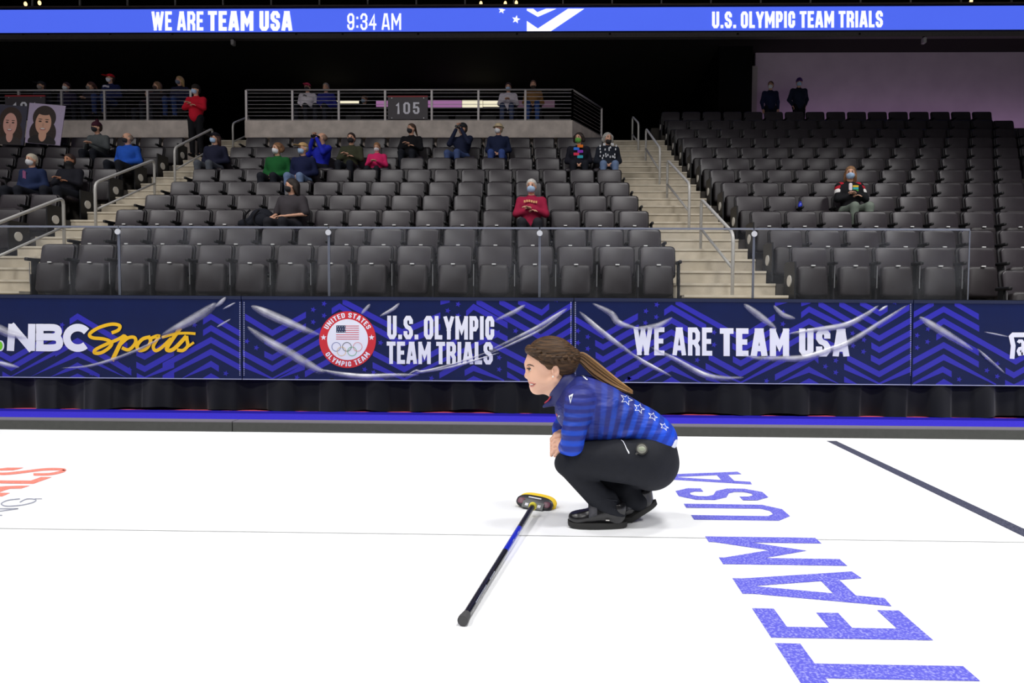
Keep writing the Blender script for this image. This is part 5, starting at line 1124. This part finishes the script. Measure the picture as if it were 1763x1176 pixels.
def u_at(V):
    pv = P(1012, 940); th = np.arctan2(V[:, 0]-pv[0], V[:, 2]-pv[2]); s = (P(999, 690)[2]-V[:, 2])*PM     # torso bands fan out, sleeve bands are level
    return np.where(near_sleeve(V), s/15.0+.35*np.sin(s/23.0)+.1, th/.0745+.1)
def g_at(V):
    t = (V-sA) @ sv/sL; s = (P(999, 680)[2]-V[:, 2])*PM/100
    return np.clip(np.where(near_sleeve(V), .28+s*.72, .12+t*.92), 0, 1)
jk = adopt(blob_obj('jacket', torso+sl_n+sl_f, .0042, JM, attrs={'u': u_at, 'g': g_at}, smooth=2, cuts=[ray_plane((1166, 752), (1143, 779))[0:2] if False else (Vector(P(1163, 757)), Vector(P(1163, 757)-P(1100, 722)))]))
CM = mat('collar_navy', (30, 36, 100), .55)
adopt(blob_obj('collar', coll, .0038, CM, cuts=[(pn, nn_), (Vector(P(990, 690)), Vector(P(1000, 700)-P(970, 660)))], smooth=2))
adopt(MB().tube([P(938, 694, -9), P(944, 689, -13), P(948, 683, -17)], rad(1.4), 6).build('collar_piping', mat('piping_red', (196, 50, 70), .5), smooth=True))
adopt(blob_obj('undershirt_hem', [E(1139, 753.5, 0, 29, 24, 42, 40, 12)], .004, mat('hem_white', (230, 234, 244), .6), cuts=[(Vector(P(1150, 762)), Vector(P(1100, 722)-P(1163, 757))), (Vector(P(1164.2, 758)), Vector(P(1163, 757)-P(1100, 722)))], smooth=1))
# --- trousers
TM = mat('black_trousers', (27, 29, 36), .75, spec=.25, noise=.1, nscale=30, bump=.35, bscale=14)
tro = [E(1119, 795, 0, 50, 49, 56, 0, 10), C((1108, 792, -24), (976, 797.5, -36), 45, 20, 10), C((1060, 789, -34), (1000, 786, -38), 35, 25, 8), C((976, 797.5, -36), (1040, 866, -20), 20, 21, 5), C((1042, 862, -20), (1050, 887, -19), 22, 28, 4),
       C((1108, 792, 24), (986, 808, 32), 44, 20, 8), C((986, 808, 32), (1084, 858, 12), 20, 19, 4), C((1078, 842, 14), (1098, 862, 12), 20, 19, 6), E(1130, 765, 0, 34, 28, 46, 35, 10)]
pt0, nt0 = ray_plane((1016, 876, -42), (1078, 894, -42)); nt0 = nt0 if nt0.z < 0 else -nt0
adopt(blob_obj('trousers', tro, .0045, TM, cuts=[(pt0, nt0)], smooth=2))
# folds: thin ridges behind the knee and at the cuff
adopt(blob_obj('trouser_fold', [C((1030, 868, -40), (1060, 877, -41), 2.4, 1.6, 2), C((1034, 858, -40), (1062, 862, -39), 2.2, 1.4, 2), C((1052, 812, -54), (1016, 798, -56), 2, 1, 2)], .0026, TM, smooth=2))
# --- shoes
LEA = mat('black_leather', (26, 25, 28), .28, spec=.6, noise=.1, nscale=30, bump=.12, bscale=50); SOLE = mat('black_rubber', (38, 38, 37), .75)
def shoe(cx, cy, yaw, bend, lab):
    """local x from toe (0) to heel (L), y across, z up"""
    L = .262; e = empty('shoe', (0, 0, 0)); e['label'] = lab
    ws = lambda t: .047*(math.sin(math.pi*min(max(t, 0), 1)**.72)**.38 if 0 < t < 1 else .0)*(1 if t < .45 else 1-.16*(t-.45))
    def bnd(v):
        x, y, z_ = v
        if bend and x > .115:
            a = math.radians(bend)*min(1, (x-.115)/.03); dx = x-.115; return (.115+dx*math.cos(a)-z_*math.sin(a)*.6, y, z_*math.cos(a)*1+dx*math.sin(a))
        return v
    mb = MB(); n = 28; m = 18
    for (zb_, zt_, ins) in ((0, 0, .006), (.004, .004, .001), (.022, .022, 0), (.027, .027, .003)):
        for i in range(n+1):
            pass
    rings = []
    prof = []
    for i in range(m): prof.append(.5-.5*math.cos(math.pi*i/(m-1)))
    outline = [(t, ws(min(max(t, .002), .998))) for t in prof]
    loop = [(t*L, w2) for t, w2 in outline]+[(t*L, -w2) for t, w2 in outline[::-1][1:-1]]
    def rock(x): return .010*max(0, (.055-x)/.055)**2+.006*max(0, (x-.225)/.04)**2
    for zz, ins in ((0, .93), (.005, 1), (.020, 1.0), (.0255, .97)):
        rings.append([((x-L/2)*(.985+.015*ins)+L/2, y*ins, zz+rock(x)*(1-zz/.03)) for x, y in loop])
    k = len(loop)
    vs = [bnd(v) for rg in rings for v in rg]; fs = [(a_*k+i, a_*k+(i+1) % k, (a_+1)*k+(i+1) % k, (a_+1)*k+i) for a_ in range(3) for i in range(k)]+[tuple(range(k-1, -1, -1)), tuple(range(3*k, 4*k))]
    so = MB().add(vs, fs).build('sole', SOLE, e, auto=45)
    up_ = [cone((.040, 0, .040), (.10, 0, .046), .030, .034, .02), cone((.10, 0, .046), (.20, 0, .052), .034, .036, .02), cone((.12, 0, .062), (.205, 0, .088), .030, .036, .02), cone((.215, 0, .045), (.222, 0, .085), .036, .036, .02), ell((.05, 0, .040), (.044, .043, .028), k=.02)]
    V, Fq = blob(up_, .0042, [((0, 0, .022), (0, 0, -1)), ((.2, 0, .105), (-.25, 0, 1))])
    V[:, 1] = np.clip(V[:, 1], -.044, .044); V = np.array([bnd(tuple(v)) for v in V])
    o = bpy.data.objects.new('upper', mesh_np('upper', V, Fq, LEA)); COL.objects.link(o); o.parent = e
    st = MB()
    for j in range(13):
        a_ = math.pi*(j/12); y = -.040*math.cos(a_); zz = .054+.046*math.sin(a_)**.8
        st.v += [bnd((.092, y*1.02, zz-.004)), bnd((.128, y*1.04, zz+.010))]
    st.f = [(2*j, 2*j+1, 2*j+3, 2*j+2) for j in range(12)]
    so2 = st.build('strap', mat('strap_grey', (66, 66, 72), .6), e, smooth=True); md = so2.modifiers.new('s', 'SOLIDIFY'); md.thickness = .004; md.offset = 1
    MB().box(.165, .181, -.0455, -.043, .040, .044).build('side_tab', mat('tab_white', (214, 212, 206), .5), e) if not bend else None
    if not bend:
        q = [(.100, .070), (.104, .076), (.108, .070), (.112, .077), (.116, .072), (.120, .079)]
        lt = MB()
        for (xa, za) in q: lt.box(xa-.0012, xa+.0012, -.036, -.0335, za-.002, za+.004)
        lt.build('strap_mark', mat('mark_white', (200, 202, 212), .5), e)
    e.location = (cx, cy, .0015); e.rotation_euler = (0, 0, yaw)
    return e
a0 = ground(977.5, 912); b0 = ground(1079.5, 914.5)
s1 = shoe(a0.x, a0.y+.045, math.atan2(b0.y-a0.y, b0.x-a0.x)*.3, 0, 'left shoe flat on the ice'); s1.parent = curler; s1.matrix_parent_inverse = Matrix.Translation(-root)
fx = ground(1085, 900); s2 = shoe(fx.x-.115, fx.y+.03, .05, 29, 'right shoe with raised heel'); s2.parent = curler; s2.matrix_parent_inverse = Matrix.Translation(-root)
# --- marks on the clothing, laid onto the cloth surface
def bvh(o):
    dg = bpy.context.evaluated_depsgraph_get(); me = o.data; T = Matrix.Identity(4)
    return BVHTree.FromPolygons([v.co for v in me.vertices], [tuple(p.vertices) for p in me.polygons])
bj, bt_ = bvh(jk), bvh([o for o in COL.objects if o.name.startswith('trousers') and o.parent == curler][0])
def decal(polys, tree, m, name, off=.0012):
    mb = MB(); small = []
    for p in polys:
        tris = [[p[0], p[i], p[i+1]] for i in range(1, len(p)-1)]
        if len(p) in (3, 4) and max(abs(a[0]-b[0])+abs(a[1]-b[1]) for a in p for b in p) > 6:
            for _ in range(3):
                nt_ = []
                for a, b, c in tris:
                    ab, bc, ca_ = [((u[0]+v[0])/2, (u[1]+v[1])/2) for u, v in ((a, b), (b, c), (c, a))]; nt_ += [[a, ab, ca_], [ab, b, bc], [ca_, bc, c], [ab, bc, ca_]]
                tris = nt_
            small += tris
        else: small.append(p)
    for p in small:
        f = []
        for x, y in p:
            d = ray(x, y).normalized(); hit, nrm, _, _ = tree.ray_cast(CAM, d)
            if hit is None: break
            f.append(hit-d*off)
        if len(f) == len(p): mb.face(f)
    return adopt(mb.build(name, m)) if mb.v else None
def star_line(cx, cy, r, rot, sq=1.0):
    p = star_pts(0, 0, r, .42, 0); c, s_ = math.cos(rot), math.sin(rot); p = [(cx+(x*sq)*c-y*s_, cy+(x*sq)*s_+y*c) for x, y in p]; p.append(p[0])
    L_ = []
    for i in range(10):
        for j in range(3): L_.append((p[i][0]+(p[i+1][0]-p[i][0])*j/3, p[i][1]+(p[i+1][1]-p[i][1])*j/3))
    L_.append(L_[0]); return [[(v.x, v.y) for v in q] for q in stroke(L_, .38)]
JW = mat('jacket_white', (226, 230, 240), .6)
for (cx, cy, r, sq) in ((1078.5, 687.5, 11.5, .78), (1100.5, 703, 10.5, .72), (1124, 717, 9.5, .62), (1143.5, 734.5, 9, .55)): decal(star_line(cx, cy, r, math.radians(-52), sq), bj, JW, 'printed_star')
decal([[(979, 681.5), (987, 677.5), (982, 695)]], bj, JW, 'sleeve_badge'); decal([[(981.5, 683.5), (984.5, 682), (982.4, 690)]], bj, mat('badge_navy', (30, 40, 100), .6), 'badge_mark', .002)
for (x, y) in ((1003, 646.2), (1006, 649.2), (1009, 652)): decal([[(x-1.8, y-1.4), (x+3, y+.8), (x+2, y+2.2), (x-2.6, y)]], bj, JW, 'collar_print', .002)
decal([[(958.5, 713), (961.5, 716), (964.5, 715.4), (961, 719), (960.5, 724)]], bj, JW, 'chest_logo', .002); decal([[(957.2, 711.5), (959.2, 713.4), (959.4, 718), (957.8, 715)]], bj, mat('logo_red', (200, 44, 60), .6), 'chest_logo', .002)
for k in range(3): decal([[(1062+k*3.9, 663+k*1.7), (1064+k*3.9, 664+k*1.7), (1065+k*3.9, 669+k*1.7), (1063+k*3.9, 668+k*1.7)]], bj, JW, 'flag_stripe', .002)
decal([[(1060, 662.5), (1075, 668), (1074, 671), (1061, 668)]], bj, mat('logo_red', (200, 44, 60), .6), 'flag_patch', .0012)
decal([[(1100, 687.5), (1106, 690), (1112, 696), (1112, 699), (1104, 697), (1099, 691)]], bj, mat('logo_red', (200, 44, 60), .6), 'back_badge', .0012)
q = [(1069, 757), (1073, 760), (1076, 766), (1079, 773), (1082, 778), (1083, 781)]
decal([[(v.x, v.y) for v in s_] for s_ in stroke(q, [.3, .6, .5, .8, 1.2, .8], False)], bt_, JW, 'leg_print')
# stopwatch clipped to the waistband
c = P(1104.5, 772.5, -46); d, nrm = ray(1104.5, 772.5).normalized(), None
hit, nrm, _, _ = bt_.ray_cast(CAM, d); c = hit if hit else Vector(c)
wt_ = adopt(empty('stopwatch', c)); wt_.matrix_parent_inverse = Matrix.Translation(-root); wt_['label'] = 'round digital stopwatch clipped at the waist'
ax = Vector((-.12, -1, .35)).normalized()
MB().disc((0, -.008, 0), ax, .0255, .018, 24).build('case', mat('watch_case', (52, 52, 50), .4), wt_, auto=40)
MB().disc(Vector((0, -.008, 0))+ax*.0095, ax, .020, .003, 24).build('bezel', mat('watch_bezel', (120, 120, 112), .35), wt_, auto=40)
R_ = ax.to_track_quat('Z', 'Y').to_matrix()
MB().ell(Vector((0, -.008, 0))+ax*.0105, (.0155, .0105, .002), 16, 6, R_).build('display', mat('watch_lcd', (150, 156, 136), .25), wt_, smooth=True)
for s in (-1, 1): MB().disc(Vector((s*.02, -.006, -.02)), Vector((s, 0, -1)), .006, .012, 10).build('button', mat('watch_button', (70, 68, 64), .4), wt_)

# ------------------------------------------------------------------ curling broom on the ice
tip = ground(796.5, 1069, .018); neck_ = ground(916.5, 873, .045)
br_ = tag(empty('curling_broom', tuple(ground(918, 876))), 'curling broom with blue and black handle lying on the ice', 'broom'); bo = Vector(br_.location)
A, B = Vector(tip)-bo, Vector(neck_)-bo; hl = lambda t: A+(B-A)*t
BK = mat('carbon_black', (20, 21, 26), .25, spec=.6, coat=.4); BB = mat('handle_blue', (22, 38, 178), .25, coat=.5)
for t0, t1, m_, nm in ((.03, .50, BK, 'lower_grip'), (.50, .735, BB, 'blue_shaft'), (.735, 1, BK, 'upper_shaft')): MB().tube([hl(t0), hl(t1)], .0125, 20).build(nm, m_, br_, auto=40)
hd_ = (B-A).normalized()
MB().tube([A, A+hd_*.010, A+hd_*.04], [.0165, .0172, .0135], 20).build('end_cap', mat('cap_rubber', (66, 66, 68), .7), br_, auto=40)
pv = hd_.cross(Vector((0, 0, 1))).normalized()
for t0, t1 in ((.10, .22), (.26, .33), (.585, .61), (.665, .70)):
    upv = (Vector((0, 0, 1))-hd_*hd_.z).normalized(); sd = (upv*.45+pv*.9).normalized()
    mb = MB(); n = int((t1-t0)/.012)
    for j in range(max(n, 2)):
        c = hl(t0+j*.012)+sd*.0126; w2 = pv.cross(hd_)
        mb.add([c-hd_*.004, c+hd_*.004, c+hd_*.005+upv*.006, c-hd_*.003+upv*.006], [(0, 1, 2, 3)])
    mb.build('handle_print', mat('print_pale', (170, 176, 200), .5), br_)
lx = Vector((.93, -.34, -.07)).normalized(); nz_ = Vector((-.30, -.62, .72)); nz_ = (nz_-lx*nz_.dot(lx)).normalized(); ly_ = nz_.cross(lx)
HR = Matrix((lx, ly_, nz_)).transposed(); hc = Vector(at(920.5, 866, ground(918, 876).y+.012))-bo
def oval(a, b2, z0, z1, name, m_, sx=0, sy=0, ins=.85):
    mb = MB(); n = 36; rg = []
    for zz, f in ((z0, ins), (z0+(z1-z0)*.3, 1), (z0+(z1-z0)*.7, 1), (z1, ins)):
        for k in range(n):
            t = 2*math.pi*k/n; x = math.copysign(abs(math.cos(t))**.7, math.cos(t)); y = math.copysign(abs(math.sin(t))**.8, math.sin(t))
            mb.v.append(tuple(hc+HR @ Vector((sx+a*x*f, sy+b2*y*f, zz))))
    for r_ in range(3):
        for k in range(n): mb.f.append((r_*n+k, r_*n+(k+1) % n, (r_+1)*n+(k+1) % n, (r_+1)*n+k))
    mb.f += [tuple(range(n-1, -1, -1)), tuple(range(3*n, 4*n))]; return mb.build(name, m_, br_, auto=50)
oval(.097, .043, -.034, -.010, 'pad', mat('pad_yellow', (244, 206, 40), .7), .004, .020); oval(.094, .038, -.010, .010, 'head_body', mat('head_black', (36, 37, 44), .4))
for sx in (-1, 1): oval(.018, .016, .0095, .0125, 'end_badge', mat('badge_plum', (92, 34, 58), .4), sx*.066, -.004)
MB().box(-.052, .056, -.040, -.004, .008, .017, Matrix.Translation(hc) @ HR.to_4x4()).build('mount_plate', mat('plate_grey', (58, 64, 64), .4), br_)
MB().box(-.036, .030, .018, .024, .0100, .0112, Matrix.Translation(hc) @ HR.to_4x4()).build('head_print', mat('print_white', (214, 214, 222), .5), br_)
for sx in (-.03, .034): MB().box(sx-.008, sx+.008, -.030, -.016, .0168, .0178, Matrix.Translation(hc) @ HR.to_4x4()).build('plate_mark', MATS['print_white'], br_)
MB().tube([B-hd_*.004, B+hd_*.016], [.017, .019], 18).build('collar_ring', mat('ring_yellow', (226, 214, 70), .5), br_, auto=40)

build_seats()
